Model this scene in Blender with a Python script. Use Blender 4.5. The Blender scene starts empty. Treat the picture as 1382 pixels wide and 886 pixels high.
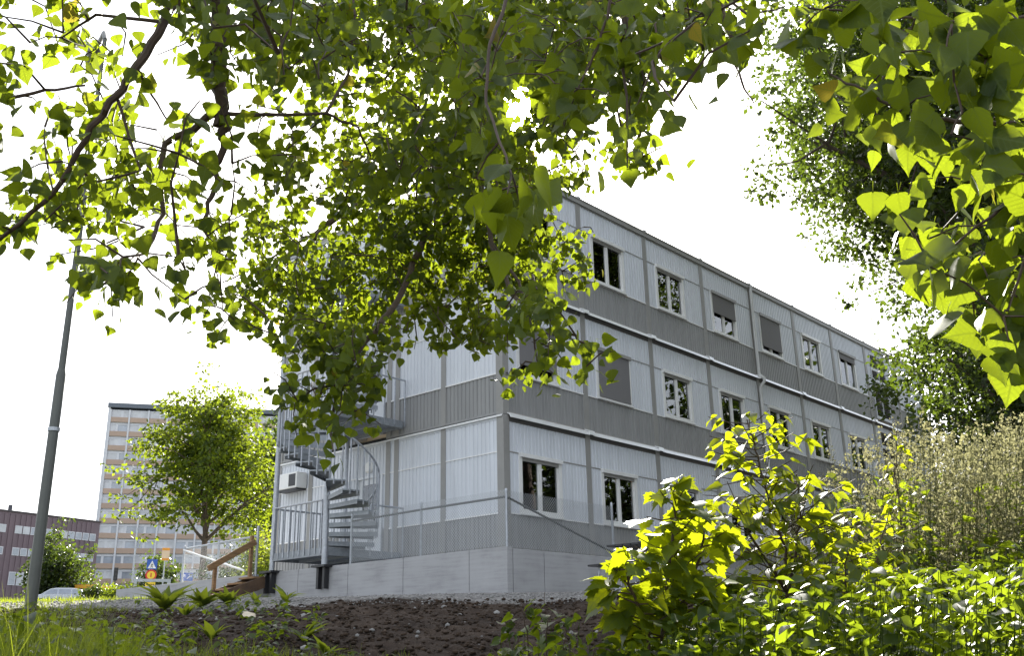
import bpy, bmesh, math, random
import numpy as np
from mathutils import Vector, Matrix
random.seed(7); RG=np.random.default_rng(11)
S=bpy.context.scene; COL=S.collection
PI=math.pi
# ------------------------------------------------------------------ camera solved from the building's own geometry
F_PX=1313.67; YAW=math.radians(48.1364); PIT=math.radians(18.3116); ROL=math.radians(-1.1255)
CAM=np.array([-14.6582,-13.4313,-0.9086])
fw=np.array([math.sin(YAW)*math.cos(PIT),math.cos(YAW)*math.cos(PIT),math.sin(PIT)])
_r=np.cross(fw,[0,0,1]); _r/=np.linalg.norm(_r); _u=np.cross(_r,fw)
RT=math.cos(ROL)*_r+math.sin(ROL)*_u; UP=-math.sin(ROL)*_r+math.cos(ROL)*_u
SF=np.array([math.sin(YAW),math.cos(YAW)]); SR=np.array([math.cos(YAW),-math.sin(YAW)])
def at(px,py,D): return CAM+(fw+RT*(px-691)/F_PX-UP*(py-443)/F_PX)*D
def st(s,t,z=0): p=CAM[:2]+SF*s+SR*t; return np.array([p[0],p[1],z])
def to_st(x,y):
    dx=x-CAM[0]; dy=y-CAM[1]
    return dx*SF[0]+dy*SF[1], dx*SR[0]+dy*SR[1]
# ------------------------------------------------------------------ tags and objects
def tag(o,label=None,cat=None,group=None,kind=None):
    if label: o['label']=label
    if cat: o['category']=cat
    if group: o['group']=group
    if kind: o['kind']=kind
    return o
def empty(name,loc=(0,0,0),rz=0):
    o=bpy.data.objects.new(name,None); COL.objects.link(o); o.location=loc; o.rotation_euler=(0,0,rz); o.empty_display_size=.2
    return o
def link(name,me,mat,parent=None):
    o=bpy.data.objects.new(name,me); COL.objects.link(o)
    if mat is not None:
        for m in (mat if isinstance(mat,(list,tuple)) else [mat]): me.materials.append(m)
    if parent is not None: o.parent=parent
    return o
def copy_tree(o,parent=None):
    c=o.copy(); COL.objects.link(c)
    if parent is not None: c.parent=parent
    for ch in list(o.children): copy_tree(ch,c)
    return c
class MB:
    def __init__(s): s.v=[]; s.f=[]; s.mi=[]; s.cm=0
    def add(s,vs,fs):
        b=len(s.v); s.v+= [tuple(map(float,v)) for v in vs]
        for f in fs: s.f.append(tuple(i+b for i in f)); s.mi.append(s.cm)
        return s
    def box(s,x0,x1,y0,y1,z0,z1,fn=None):
        vs=[(x0,y0,z0),(x1,y0,z0),(x1,y1,z0),(x0,y1,z0),(x0,y0,z1),(x1,y0,z1),(x1,y1,z1),(x0,y1,z1)]
        if fn: vs=[fn(*v) for v in vs]
        return s.add(vs,[(0,3,2,1),(4,5,6,7),(0,1,5,4),(1,2,6,5),(2,3,7,6),(3,0,4,7)])
    def prism(s,poly,fn,h0,h1):
        n=len(poly); vs=[fn(a,b,h0) for a,b in poly]+[fn(a,b,h1) for a,b in poly]
        return s.add(vs,[tuple(range(n))[::-1],tuple(range(n,2*n))]+[(i,(i+1)%n,n+(i+1)%n,n+i) for i in range(n)])
    def tube(s,pts,r,n=8,caps=True):
        pts=[np.array(p,float) for p in pts]; m=len(pts)
        rs=r if hasattr(r,'__len__') else [r]*m
        prev=None; vs=[]
        for i,p in enumerate(pts):
            d=(pts[min(i+1,m-1)]-pts[max(i-1,0)]); L=np.linalg.norm(d); d=d/(L if L>1e-9 else 1)
            if prev is None:
                a=np.array([0,0,1.]) if abs(d[2])<.9 else np.array([1.,0,0]); x=np.cross(a,d)
            else: x=prev-d*(prev@d)
            x/= (np.linalg.norm(x) or 1); prev=x; y=np.cross(d,x)
            for k in range(n):
                a=2*PI*k/n; vs.append(p+rs[i]*(math.cos(a)*x+math.sin(a)*y))
        fs=[]
        for i in range(m-1):
            for k in range(n):
                a=i*n+k; b=i*n+(k+1)%n; fs.append((a,b,b+n,a+n))
        if caps: fs+=[tuple(range(n))[::-1],tuple(range((m-1)*n,m*n))]
        return s.add(vs,fs)
    def bar(s,a,b,w,h,up=(0,0,1)):
        a=np.array(a,float); b=np.array(b,float); d=b-a; d/=np.linalg.norm(d); up=np.array(up,float)
        x=np.cross(d,up); x/=np.linalg.norm(x); y=np.cross(x,d)
        vs=[p+sx*x*w/2+sy*y*h/2 for p in (a,b) for sx,sy in ((-1,-1),(1,-1),(1,1),(-1,1))]
        return s.add(vs,[(0,1,2,3),(7,6,5,4),(0,4,5,1),(1,5,6,2),(2,6,7,3),(3,7,4,0)])
    def build(s,name,mat,parent=None,smooth=False,bevel=0):
        me=bpy.data.meshes.new(name); me.from_pydata(s.v,[],s.f)
        if isinstance(mat,(list,tuple)): me.polygons.foreach_set('material_index',s.mi)
        bm=bmesh.new(); bm.from_mesh(me); bmesh.ops.recalc_face_normals(bm,faces=bm.faces); bm.to_mesh(me); bm.free()
        if smooth:
            me.polygons.foreach_set('use_smooth',[True]*len(me.polygons))
        o=link(name,me,mat,parent)
        if smooth: me.set_sharp_from_angle(angle=math.radians(40))
        if bevel:
            m=o.modifiers.new('Bevel','BEVEL'); m.width=bevel; m.segments=2; m.limit_method='ANGLE'
        return o
# ------------------------------------------------------------------ materials
def newmat(name):
    m=bpy.data.materials.new(name); m.use_nodes=True; nt=m.node_tree; nt.nodes.clear()
    out=nt.nodes.new('ShaderNodeOutputMaterial'); return m,nt,out
def N(nt,t,**k):
    n=nt.nodes.new(t)
    for a,b in k.items():
        if a=='inp':
            for i,v in b.items(): n.inputs[i].default_value=v
        else: setattr(n,a,b)
    return n
def ramp(nt,stops):
    n=nt.nodes.new('ShaderNodeValToRGB'); e=n.color_ramp.elements
    e[0].position,e[0].color=stops[0][0],(*stops[0][1],1); e[1].position,e[1].color=stops[-1][0],(*stops[-1][1],1)
    for p,c in stops[1:-1]:
        x=e.new(p); x.color=(*c,1)
    return n
def simple(name,col,rough=.6,metal=0,var=.12,scale=6,bump=.0,bscale=60,spec=.5,stretch=None,col2=None,emis=None):
    """painted / mineral surface with cloudy colour variation, fine grain and optional bump"""
    m,nt,out=newmat(name); L=nt.links.new
    b=N(nt,'ShaderNodeBsdfPrincipled',inp={'Roughness':rough,'Metallic':metal,'Specular IOR Level':spec})
    tc=N(nt,'ShaderNodeTexCoord'); mp=N(nt,'ShaderNodeMapping'); L(tc.outputs['Object'],mp.inputs[0])
    if stretch: mp.inputs['Scale'].default_value=stretch
    n1=N(nt,'ShaderNodeTexNoise',inp={'Scale':scale,'Detail':6,'Roughness':.65}); L(mp.outputs[0],n1.inputs['Vector'])
    c=np.array(col); c2=np.array(col2) if col2 is not None else c*(1+var)
    r=ramp(nt,[(.3,tuple(np.clip(c*(1-var),0,1))),(.7,tuple(np.clip(c2,0,1)))]); L(n1.outputs['Fac'],r.inputs[0])
    L(r.outputs[0],b.inputs['Base Color'])
    n3=N(nt,'ShaderNodeMapRange',inp={'To Min':max(0,rough-.12),'To Max':min(1,rough+.12)}); L(n1.outputs['Fac'],n3.inputs[0]); L(n3.outputs[0],b.inputs['Roughness'])
    if bump:
        n2=N(nt,'ShaderNodeTexNoise',inp={'Scale':bscale,'Detail':5,'Roughness':.6}); L(mp.outputs[0],n2.inputs['Vector'])
        bp=N(nt,'ShaderNodeBump',inp={'Strength':bump,'Distance':.01}); L(n2.outputs['Fac'],bp.inputs['Height']); L(bp.outputs[0],b.inputs['Normal'])
    if emis: b.inputs['Emission Color'].default_value=(*emis[0],1); b.inputs['Emission Strength'].default_value=emis[1]
    L(b.outputs[0],out.inputs[0]); return m
def leafmat(name,c1,c2,trans,rough=.38,spec=.5,tw=.5,veins=0,odd=None):
    """leaf: glossy upper face, light shining through; hue varies leaf by leaf (attribute rnd); optional veins from uv"""
    m,nt,out=newmat(name); L=nt.links.new
    at_=N(nt,'ShaderNodeAttribute',attribute_name='rnd')
    stops=[(0,c1),(.9,c2)]
    if odd: stops=[(0,c1),(.985,c2),(.998,odd)]
    r=ramp(nt,stops); L(at_.outputs['Fac'],r.inputs[0])
    k=tuple(np.array(trans)*.7); stops2=[(0,k),(.9,trans)]
    if odd: stops2=[(0,k),(.985,trans),(.998,tuple(np.array(odd)*1.6))]
    r2=ramp(nt,stops2); L(at_.outputs['Fac'],r2.inputs[0])
    c_a,c_b=r.outputs[0],r2.outputs[0]
    p=N(nt,'ShaderNodeBsdfPrincipled',inp={'Roughness':rough,'Specular IOR Level':spec})
    tr=N(nt,'ShaderNodeBsdfTranslucent')
    if veins:
        uv=N(nt,'ShaderNodeUVMap'); sp=N(nt,'ShaderNodeSeparateXYZ'); L(uv.outputs[0],sp.inputs[0])
        ab=N(nt,'ShaderNodeMath',operation='ABSOLUTE'); L(sp.outputs[0],ab.inputs[0])
        # side veins: v - |u|*k repeated
        mu=N(nt,'ShaderNodeMath',operation='MULTIPLY_ADD',inp={1:-.75}); L(ab.outputs[0],mu.inputs[0]); L(sp.outputs[1],mu.inputs[2])
        sc=N(nt,'ShaderNodeMath',operation='MULTIPLY',inp={1:veins}); L(mu.outputs[0],sc.inputs[0])
        fr=N(nt,'ShaderNodeMath',operation='PINGPONG',inp={1:.5}); L(sc.outputs[0],fr.inputs[0])
        lt=N(nt,'ShaderNodeMapRange',inp={'From Min':0.0,'From Max':.13,'To Min':1,'To Max':0}); L(fr.outputs[0],lt.inputs[0])
        mid=N(nt,'ShaderNodeMapRange',inp={'From Min':.008,'From Max':.03,'To Min':1,'To Max':0}); L(ab.outputs[0],mid.inputs[0])
        mx=N(nt,'ShaderNodeMath',operation='MAXIMUM'); L(lt.outputs[0],mx.inputs[0]); L(mid.outputs[0],mx.inputs[1])
        s5=N(nt,'ShaderNodeMath',operation='MULTIPLY',inp={1:.7}); L(mx.outputs[0],s5.inputs[0])
        m1=N(nt,'ShaderNodeMix',data_type='RGBA'); L(s5.outputs[0],m1.inputs[0]); L(c_a,m1.inputs[6]); m1.inputs[7].default_value=(.16,.22,.06,1)
        m2=N(nt,'ShaderNodeMix',data_type='RGBA'); L(s5.outputs[0],m2.inputs[0]); L(c_b,m2.inputs[6]); m2.inputs[7].default_value=(*(np.array(trans)*.42),1)
        c_a,c_b=m1.outputs[2],m2.outputs[2]
    L(c_a,p.inputs['Base Color']); L(c_b,tr.inputs[0])
    mix=N(nt,'ShaderNodeMixShader',inp={0:tw}); L(p.outputs[0],mix.inputs[1]); L(tr.outputs[0],mix.inputs[2])
    L(mix.outputs[0],out.inputs[0]); return m
M={}
M['panel']=simple('light_cladding',(.60,.625,.66),.5,var=.085,scale=2.2,stretch=(2.2,2.2,.14))
M['dado']=simple('grey_cladding',(.255,.255,.25),.5,var=.13,scale=2.5,stretch=(2,2,.2))
M['post']=simple('grey_steel_post',(.27,.265,.25),.5,var=.08,scale=3)
M['trim']=simple('white_trim',(.74,.74,.73),.4,var=.05)
M['alu']=simple('bright_aluminium',(.88,.88,.88),.38,metal=.5,var=.03)
M['rail']=simple('shadow_toned_rail',(.10,.095,.09),.6,var=.1)  # brown-grey rail, darkened in colour to carry the shadow line under the flashing
M['black']=simple('black_gap',(.02,.02,.02),.8)
M['beige']=simple('beige_rail',(.34,.32,.29),.6,var=.08)
M['frame']=simple('window_frame_white',(.72,.72,.70),.35,var=.04)
M['blind']=simple('grey_blind',(.17,.165,.165),.8,var=.05,scale=20)
M['louvre']=simple('dark_louvre',(.045,.04,.04),.5,var=.2)
M['pipe']=simple('pipe_paint',(.58,.58,.57),.4,var=.05)
M['galv']=simple('galvanised_steel',(.40,.42,.45),.42,metal=.5,var=.22,scale=14)
M['galvd']=simple('galvanised_grating',(.26,.28,.30),.5,metal=.35,var=.2,scale=14)
M['wire']=simple('fence_wire',(.40,.42,.44),.5,metal=.4,var=.1)
M['blk']=simple('black_steel',(.02,.02,.022),.4)
M['wood']=simple('weathered_timber',(.23,.135,.06),.7,var=.4,scale=5,stretch=(1,1,6),bump=.4,bscale=30)
M['wood2']=simple('dark_timber',(.10,.06,.035),.75,var=.35,scale=6,bump=.3,bscale=30)
M['bark']=simple('poplar_bark',(.085,.062,.045),.85,var=.45,scale=9,bump=.9,bscale=25)
M['twig']=simple('twig_bark',(.07,.045,.03),.7,var=.35,scale=20)
M['pole']=simple('lamp_pole_paint',(.09,.095,.085),.45,metal=.2,var=.15,scale=3)
M['inner']=simple('room_wall',(.52,.43,.31),.8,var=.05)
M['curtain']=simple('sheer_curtain',(.85,.85,.84),.8,var=.03)
M['door']=simple('door_white',(.62,.64,.66),.4,var=.04)
M['warm']=simple('ceiling_lamp_lit',(.9,.7,.4),.5,emis=((1,.62,.28),6))
M['orange']=simple('orange_cloth',(.6,.18,.05),.8)
def concrete(name,c):
    m,nt,out=newmat(name); L=nt.links.new
    b=N(nt,'ShaderNodeBsdfPrincipled',inp={'Roughness':.82}); tc=N(nt,'ShaderNodeTexCoord')
    n1=N(nt,'ShaderNodeTexNoise',inp={'Scale':1.6,'Detail':8,'Roughness':.6}); L(tc.outputs['Object'],n1.inputs['Vector'])
    mp=N(nt,'ShaderNodeMapping',inp={'Scale':(.6,.6,9)}); L(tc.outputs['Object'],mp.inputs[0])
    n2=N(nt,'ShaderNodeTexNoise',inp={'Scale':2.2,'Detail':5}); L(mp.outputs[0],n2.inputs['Vector'])
    n3=N(nt,'ShaderNodeTexNoise',inp={'Scale':70,'Detail':3}); L(tc.outputs['Object'],n3.inputs['Vector'])
    a=N(nt,'ShaderNodeMix',data_type='FLOAT',inp={0:.45}); L(n1.outputs['Fac'],a.inputs[2]); L(n2.outputs['Fac'],a.inputs[3])
    a2=N(nt,'ShaderNodeMix',data_type='FLOAT',inp={0:.2}); L(a.outputs[0],a2.inputs[2]); L(n3.outputs['Fac'],a2.inputs[3])
    c=np.array(c); r=ramp(nt,[(.32,tuple(c*.66)),(.5,tuple(c)),(.68,tuple(c*1.14))]); L(a2.outputs[0],r.inputs[0]); L(r.outputs[0],b.inputs['Base Color'])
    bp=N(nt,'ShaderNodeBump',inp={'Strength':.25,'Distance':.01}); L(n3.outputs['Fac'],bp.inputs['Height']); L(bp.outputs[0],b.inputs['Normal'])
    L(b.outputs[0],out.inputs[0]); return m
M['conc']=concrete('concrete_wall',(.36,.36,.365))
def glassmat():
    m,nt,out=newmat('window_glass'); L=nt.links.new
    g=N(nt,'ShaderNodeBsdfGlossy',inp={'Roughness':.015}); g.inputs['Color'].default_value=(.95,.97,1,1)
    t=N(nt,'ShaderNodeBsdfTransparent'); t.inputs[0].default_value=(.75,.76,.72,1)
    f=N(nt,'ShaderNodeFresnel',inp={'IOR':2.1})
    tc=N(nt,'ShaderNodeTexCoord'); n=N(nt,'ShaderNodeTexNoise',inp={'Scale':.9,'Detail':1}); L(tc.outputs['Object'],n.inputs['Vector'])
    bp=N(nt,'ShaderNodeBump',inp={'Strength':.25,'Distance':.02}); L(n.outputs['Fac'],bp.inputs['Height']); L(bp.outputs[0],g.inputs['Normal']); 
    mx=N(nt,'ShaderNodeMixShader'); L(f.outputs[0],mx.inputs[0]); L(t.outputs[0],mx.inputs[1]); L(g.outputs[0],mx.inputs[2]); L(mx.outputs[0],out.inputs[0]); return m
M['glass']=glassmat()
M['poplar']=leafmat('poplar_leaf',(.018,.038,.010),(.038,.066,.014),(.31,.39,.014),veins=7,rough=.42,spec=.22,tw=.5,odd=(.22,.17,.02))
M['linden']=leafmat('linden_leaf',(.022,.045,.010),(.036,.062,.013),(.27,.34,.014),rough=.5,spec=.25)
M['darkleaf']=leafmat('dark_tree_leaf',(.014,.026,.010),(.028,.044,.014),(.13,.19,.014),rough=.33,spec=.4,tw=.42)
M['maple']=leafmat('sapling_leaf',(.030,.06,.010),(.055,.09,.012),(.44,.50,.010),rough=.4,spec=.3,veins=5,tw=.55)
M['nettle']=leafmat('undergrowth_leaf',(.016,.036,.009),(.04,.068,.013),(.29,.38,.014),rough=.38,spec=.28,tw=.45)
M['dry']=leafmat('dry_plume',(.08,.095,.035),(.27,.24,.14),(.31,.30,.14),rough=.7,spec=.2,tw=.42)
M['grass']=leafmat('grass_blade',(.045,.085,.015),(.09,.125,.022),(.34,.40,.025),rough=.5,spec=.3,tw=.5)
# ------------------------------------------------------------------ leaf geometry, many leaves in one mesh
POP=dict(v=np.array([(0,0,0),(0,.28,-.03),(0,.62,-.02),(0,1.0,.05),(.27,.02,.05),(.50,.26,.08),(.36,.58,.06),(.13,.84,.05),(-.27,.02,.05),(-.50,.26,.08),(-.36,.58,.06),(-.13,.84,.05),(-.012,-.42,.02),(.012,-.42,.02)],float),
 f=[(0,4,5,1),(1,5,6,2),(2,6,7,3),(0,1,9,8),(1,2,10,9),(2,3,11,10),(0,12,13)])
def _fine():
    vv=[0,.05,.12,.2,.28,.36,.45,.54,.63,.72,.81,.9,1.0]; ww=[.04,.30,.44,.50,.50,.46,.395,.325,.25,.175,.105,.045,0]
    V=[];Fc=[]
    for i,(v,w) in enumerate(zip(vv,ww)):
        w*=1+(.035 if i%2 else -.035)
        for c in (-1,-.5,0,.5,1):
            x=c*w; V.append((x,v-.05*abs(c)*(1-v),.16*abs(x)-.10*x*x*4*.5+.02*math.sin(9*v)*abs(c)))
    for i in range(12):
        for c in range(4): a=i*5+c; Fc.append((a,a+1,a+6,a+5))
    n=len(V); V+=[(-.012,-.42,.02),(.012,-.42,.02),(0,.0,0)]; Fc.append((n,n+1,n+2)); return dict(v=np.array(V,float),f=Fc)
POPF=_fine()
KITE=dict(v=np.array([(0,0,0),(.36,.42,.07),(0,1,0),(-.36,.42,.07),(0,.5,-.03)],float),f=[(0,1,4),(1,2,4),(2,3,4),(3,0,4)])
_o=[(0,0),(.18,-.04),(.46,.05),(.40,.16),(.60,.34),(.46,.40),(.52,.62),(.34,.60),(.30,.74),(.20,.72),(0,1.05)]
_mv=[(0,.0,0),(0,.35,-.03),(0,.7,-.02)]+[(x,y,.10*abs(x)-.12*y*y) for x,y in _o[1:]]+[(-x,y,.10*abs(x)-.12*y*y) for x,y in _o[1:-1]]
MAP=dict(v=np.array(_mv,float),f=[(0,3,4,5),(0,5,6,7,1),(1,7,8,9,2),(2,9,10,11,12),(0,15,14,13),(0,1,17,16,15),(1,2,19,18,17),(2,12,21,20,19)])
NET=dict(v=np.array([(0,0,0),(.24,.10,.03),(.33,.32,.05),(.24,.60,.02),(0,1,-.10),(-.24,.60,.02),(-.33,.32,.05),(-.24,.10,.03),(0,.35,-.03),(0,.65,-.05)],float),
 f=[(0,1,2,8),(8,2,3,9),(9,3,4),(0,8,6,7),(8,9,5,6),(9,4,5)])
BLADE=dict(v=np.array([(-.5,0,0),(.5,0,0),(.38,.45,.04),(-.38,.45,.04),(.25,.78,.16),(-.25,.78,.16),(0,1,.32)],float),f=[(0,1,2,3),(3,2,4,5),(5,4,6)])
def norm(a): return a/np.maximum(np.linalg.norm(a,axis=-1,keepdims=True),1e-9)
def leaves(name,tpl,pos,tip,nrm,size,mat,parent=None,width=None,rnd=None,curl=0):
    pos=np.asarray(pos,float); n=len(pos); tip=norm(np.asarray(tip,float)); nrm=np.asarray(nrm,float)
    nrm=norm(nrm-tip*(nrm*tip).sum(1,keepdims=True)); side=np.cross(tip,nrm)
    size=np.broadcast_to(np.asarray(size,float),(n,)); w=size if width is None else np.broadcast_to(width,(n,))
    tv=tpl['v']; k=len(tv)
    zc=tv[None,:,2]*np.ones((n,1)) - (curl*RG.random((n,1))*(tv[None,:,1].clip(0)**2) if curl else 0)
    V=pos[:,None,:]+side[:,None,:]*(tv[None,:,0,None]*w[:,None,None])+tip[:,None,:]*(tv[None,:,1,None]*size[:,None,None])+nrm[:,None,:]*(zc[:,:,None]*size[:,None,None])
    V=V.reshape(-1,3)
    fl=[len(f) for f in tpl['f']]; idx=np.concatenate([np.array(f) for f in tpl['f']])
    loops=(idx[None,:]+(np.arange(n)*k)[:,None]).reshape(-1)
    tot=np.tile(fl,n); start=np.concatenate([[0],np.cumsum(tot)[:-1]])
    me=bpy.data.meshes.new(name); me.vertices.add(n*k); me.vertices.foreach_set('co',V.astype(np.float32).ravel())
    me.loops.add(len(loops)); me.loops.foreach_set('vertex_index',loops.astype(np.int32))
    me.polygons.add(len(tot)); me.polygons.foreach_set('loop_start',start.astype(np.int32)); me.polygons.foreach_set('loop_total',tot.astype(np.int32))
    me.polygons.foreach_set('use_smooth',np.ones(len(tot),bool))
    a=me.attributes.new('rnd','FLOAT','POINT'); rr=RG.random(n) if rnd is None else rnd; a.data.foreach_set('value',np.repeat(rr,k).astype(np.float32))
    uv=me.uv_layers.new(name='UVMap'); uvs=tv[:,:2][idx]; uv.data.foreach_set('uv',np.tile(uvs,(n,1)).astype(np.float32).ravel())
    me.update(calc_edges=True)
    return link(name,me,mat,parent)
def rand_dirs(n): return norm(RG.normal(size=(n,3)))
# ================================================================== terrain
def smooth(x): x=np.clip(x,0,1); return x*x*(3-2*x)
def hnoise(x,y):
    return (np.sin(x*1.7+y*.9)*.5+np.sin(x*.63-y*1.31+1.3)*.7+np.sin(x*3.9+y*3.1)*.22+np.sin(-x*6.3+y*5.2+.7)*.12)
_pts_s=np.array([-8,0,3,6,9,12.2,13.9,15.6,17.5,22]); _pts_z=np.array([-1.95,-1.8,-1.6,-1.32,-1.0,-.47,-.245,-.075,.03,.06])
def ground(x,y):
    x=np.asarray(x,float); y=np.asarray(y,float); s,t=to_st(x,y)
    # rotate crest a little so that it runs with the plinth on the left
    # distance in front of plinth (long B side or A side)
    z=np.interp(s+ .0*t,_pts_s,_pts_z)
    left=smooth((-t-1)/6)
    crest=.0*np.exp(-((s-13.2-.25*t)/1.6)**2)*left
    z=z+crest
    rise=(.16*smooth((s-17)/5)+np.clip(s-22,0,None)*.054)*smooth((-t+.5)/3)
    z=z+rise
    amp=np.where((s>2)&(s<14.2),.055,.012)
    z=z+amp*hnoise(x,y)*smooth((40-s)/10)
    return z
def gz(x,y): return float(ground(x,y))
def build_ground():
    def axis(segs):
        out=[]
        for a,b,n in segs: out+=list(np.linspace(a,b,n,endpoint=False))
        return np.array(out+[segs[-1][1]])
    ss=axis([(-60,-8,10),(-8,3,22),(3,15.5,170),(15.5,24,40),(24,80,40),(80,900,24)])
    tt=axis([(-600,-60,12),(-60,-12,30),(-12,10,230),(10,60,40),(60,500,12)])
    Sg,Tg=np.meshgrid(ss,tt,indexing='ij'); X=CAM[0]+SF[0]*Sg+SR[0]*Tg; Y=CAM[1]+SF[1]*Sg+SR[1]*Tg
    Z=ground(X,Y)
    # clods in the soil bank
    m=smooth((Sg-6)/2)*smooth((14.2-Sg)/1.2)
    Z=Z+m*(RG.random(Z.shape)-.5)*.055
    n,k=Sg.shape; V=np.stack([X,Y,Z],-1).reshape(-1,3)
    i=np.arange(n-1)[:,None]*k+np.arange(k-1)[None,:]
    Q=np.stack([i,i+k,i+k+1,i+1],-1).reshape(-1,4)[:,::-1]
    me=bpy.data.meshes.new('ground'); me.vertices.add(len(V)); me.vertices.foreach_set('co',V.astype(np.float32).ravel())
    me.loops.add(Q.size); me.loops.foreach_set('vertex_index',Q.astype(np.int32).ravel()); me.polygons.add(len(Q))
    me.polygons.foreach_set('loop_start',(np.arange(len(Q))*4).astype(np.int32)); me.polygons.foreach_set('loop_total',np.full(len(Q),4,np.int32))
    a=me.attributes.new('zone','FLOAT','POINT')   # 0 gravel, 1 soil, 2 grass
    s_=Sg; t_=Tg; jig=.35*hnoise(X*1.3,Y*1.3)
    soil=smooth((13.8-s_+jig*.6)/.35); grass=smooth((-t_-6.0+jig*1.2+(9-s_)*.35)/.9)
    zone=soil+np.where(s_<15,grass*soil,0)
    far=smooth((s_-26)/4)*smooth((-t_)/3); zone=np.maximum(zone,far*2)
    a.data.foreach_set('value',zone.ravel().astype(np.float32)); me.update(calc_edges=True)
    me.polygons.foreach_set('use_smooth',np.ones(len(Q),bool))
    m,nt,out=newmat('ground_mix'); L=nt.links.new; b=N(nt,'ShaderNodeBsdfPrincipled',inp={'Roughness':.95,'Specular IOR Level':.25})
    tc=N(nt,'ShaderNodeTexCoord'); zn=N(nt,'ShaderNodeAttribute',attribute_name='zone')
    v=N(nt,'ShaderNodeTexVoronoi',inp={'Scale':34}); L(tc.outputs['Object'],v.inputs['Vector'])
    n1=N(nt,'ShaderNodeTexNoise',inp={'Scale':5,'Detail':8,'Roughness':.7}); L(tc.outputs['Object'],n1.inputs['Vector'])
    gr=ramp(nt,[(0,(.12,.115,.11)),(.5,(.21,.20,.19)),(1,(.34,.33,.31))]); L(v.outputs['Color'],gr.inputs[0])
    n9=N(nt,'ShaderNodeTexNoise',inp={'Scale':1.1,'Detail':3}); L(tc.outputs['Object'],n9.inputs['Vector']); nm=N(nt,'ShaderNodeMix',data_type='FLOAT',inp={0:.5}); L(n1.outputs['Fac'],nm.inputs[2]); L(n9.outputs['Fac'],nm.inputs[3])
    so=ramp(nt,[(.38,(.020,.013,.009)),(.55,(.043,.029,.020)),(.7,(.088,.062,.044))]); L(nm.outputs[0],so.inputs[0])
    ga=ramp(nt,[(.3,(.05,.045,.02)),(.6,(.06,.08,.025)),(.8,(.11,.12,.04))]); L(n1.outputs['Fac'],ga.inputs[0])
    f1=N(nt,'ShaderNodeMath',operation='MINIMUM',inp={1:1}); L(zn.outputs['Fac'],f1.inputs[0])
    f2=N(nt,'ShaderNodeMapRange',inp={'From Min':1,'From Max':2}); L(zn.outputs['Fac'],f2.inputs[0])
    m1=N(nt,'ShaderNodeMix',data_type='RGBA'); L(f1.outputs[0],m1.inputs[0]); L(gr.outputs[0],m1.inputs[6]); L(so.outputs[0],m1.inputs[7])
    m2=N(nt,'ShaderNodeMix',data_type='RGBA'); L(f2.outputs[0],m2.inputs[0]); L(m1.outputs[2],m2.inputs[6]); L(ga.outputs[0],m2.inputs[7])
    L(m2.outputs[2],b.inputs['Base Color'])
    n2=N(nt,'ShaderNodeTexNoise',inp={'Scale':28,'Detail':6,'Roughness':.7}); L(tc.outputs['Object'],n2.inputs['Vector'])
    bp=N(nt,'ShaderNodeBump',inp={'Strength':.9,'Distance':.04}); L(n2.outputs['Fac'],bp.inputs['Height']); L(bp.outputs[0],b.inputs['Normal'])
    L(b.outputs[0],out.inputs[0])
    o=link('ground',me,m); tag(o,kind='structure'); return o
build_ground()
# soil clods and pale gravel crumbs on the bank
def lumps(name,n,smin,smax,srange,trange,mat,sink=.3,flat=.7,pw=2):
    ico=bmesh.new(); bmesh.ops.create_icosphere(ico,subdivisions=1,radius=1); ico.verts.ensure_lookup_table()
    tv=np.array([v.co[:] for v in ico.verts]); tf=[tuple(v.index for v in f.verts) for f in ico.faces]; ico.free()
    s=RG.uniform(*srange,n); t=RG.uniform(*trange,n); X=CAM[0]+SF[0]*s+SR[0]*t; Y=CAM[1]+SF[1]*s+SR[1]*t
    r=smin+(smax-smin)*RG.random(n)**pw; Z=ground(X,Y)+r*flat*(1-sink)
    k=len(tv); sc=r[:,None]*(1+.5*(RG.random((n,3))-.5)); sc[:,2]*=flat
    V=tv[None]*sc[:,None,:]*(1+.35*(RG.random((n,k,1))-.5)); V=V+np.stack([X,Y,Z],-1)[:,None,:]
    Fc=np.array(tf)[None]+(np.arange(n)*k)[:,None,None]; Fc=Fc.reshape(-1,3)
    me=bpy.data.meshes.new(name); me.vertices.add(n*k); me.vertices.foreach_set('co',V.reshape(-1,3).astype(np.float32).ravel())
    me.loops.add(Fc.size); me.loops.foreach_set('vertex_index',Fc.astype(np.int32).ravel()); me.polygons.add(len(Fc))
    me.polygons.foreach_set('loop_start',(np.arange(len(Fc))*3).astype(np.int32)); me.polygons.foreach_set('loop_total',np.full(len(Fc),3,np.int32)); me.update(calc_edges=True)
    return tag(link(name,me,mat),kind='stuff')
soilm=simple('soil_clod',(.040,.027,.018),.95,var=.6,scale=7,bump=.6,bscale=60,spec=.2)
stonem=simple('gravel_stone',(.24,.235,.225),.85,var=.4,scale=3,spec=.3)
tag(lumps('soil_clods',26000,.005,.034,(7,13.7),(-8,4.5),soilm,flat=.6,pw=3.2),'dark crumbly earth clods covering the soil bank','soil')
chipm=simple('bark_chip',(.17,.13,.095),.9,var=.5,scale=5,spec=.2)
tag(lumps('wood_chips',2600,.004,.016,(7,13.7),(-8,4.5),chipm,flat=.4,pw=3),'pale wood chips and root bits strewn over the dark soil bank','wood chips')
tag(lumps('stones',260,.012,.05,(7.5,14.0),(-7,4.5),stonem,sink=.5,pw=2.5),'scattered pale stones half sunk in the dark soil bank','stones')
tag(lumps('gravel',5000,.006,.022,(13.3,15.9),(-9,3.5),stonem),'pale grey gravel strip below the concrete base','gravel')
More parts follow.
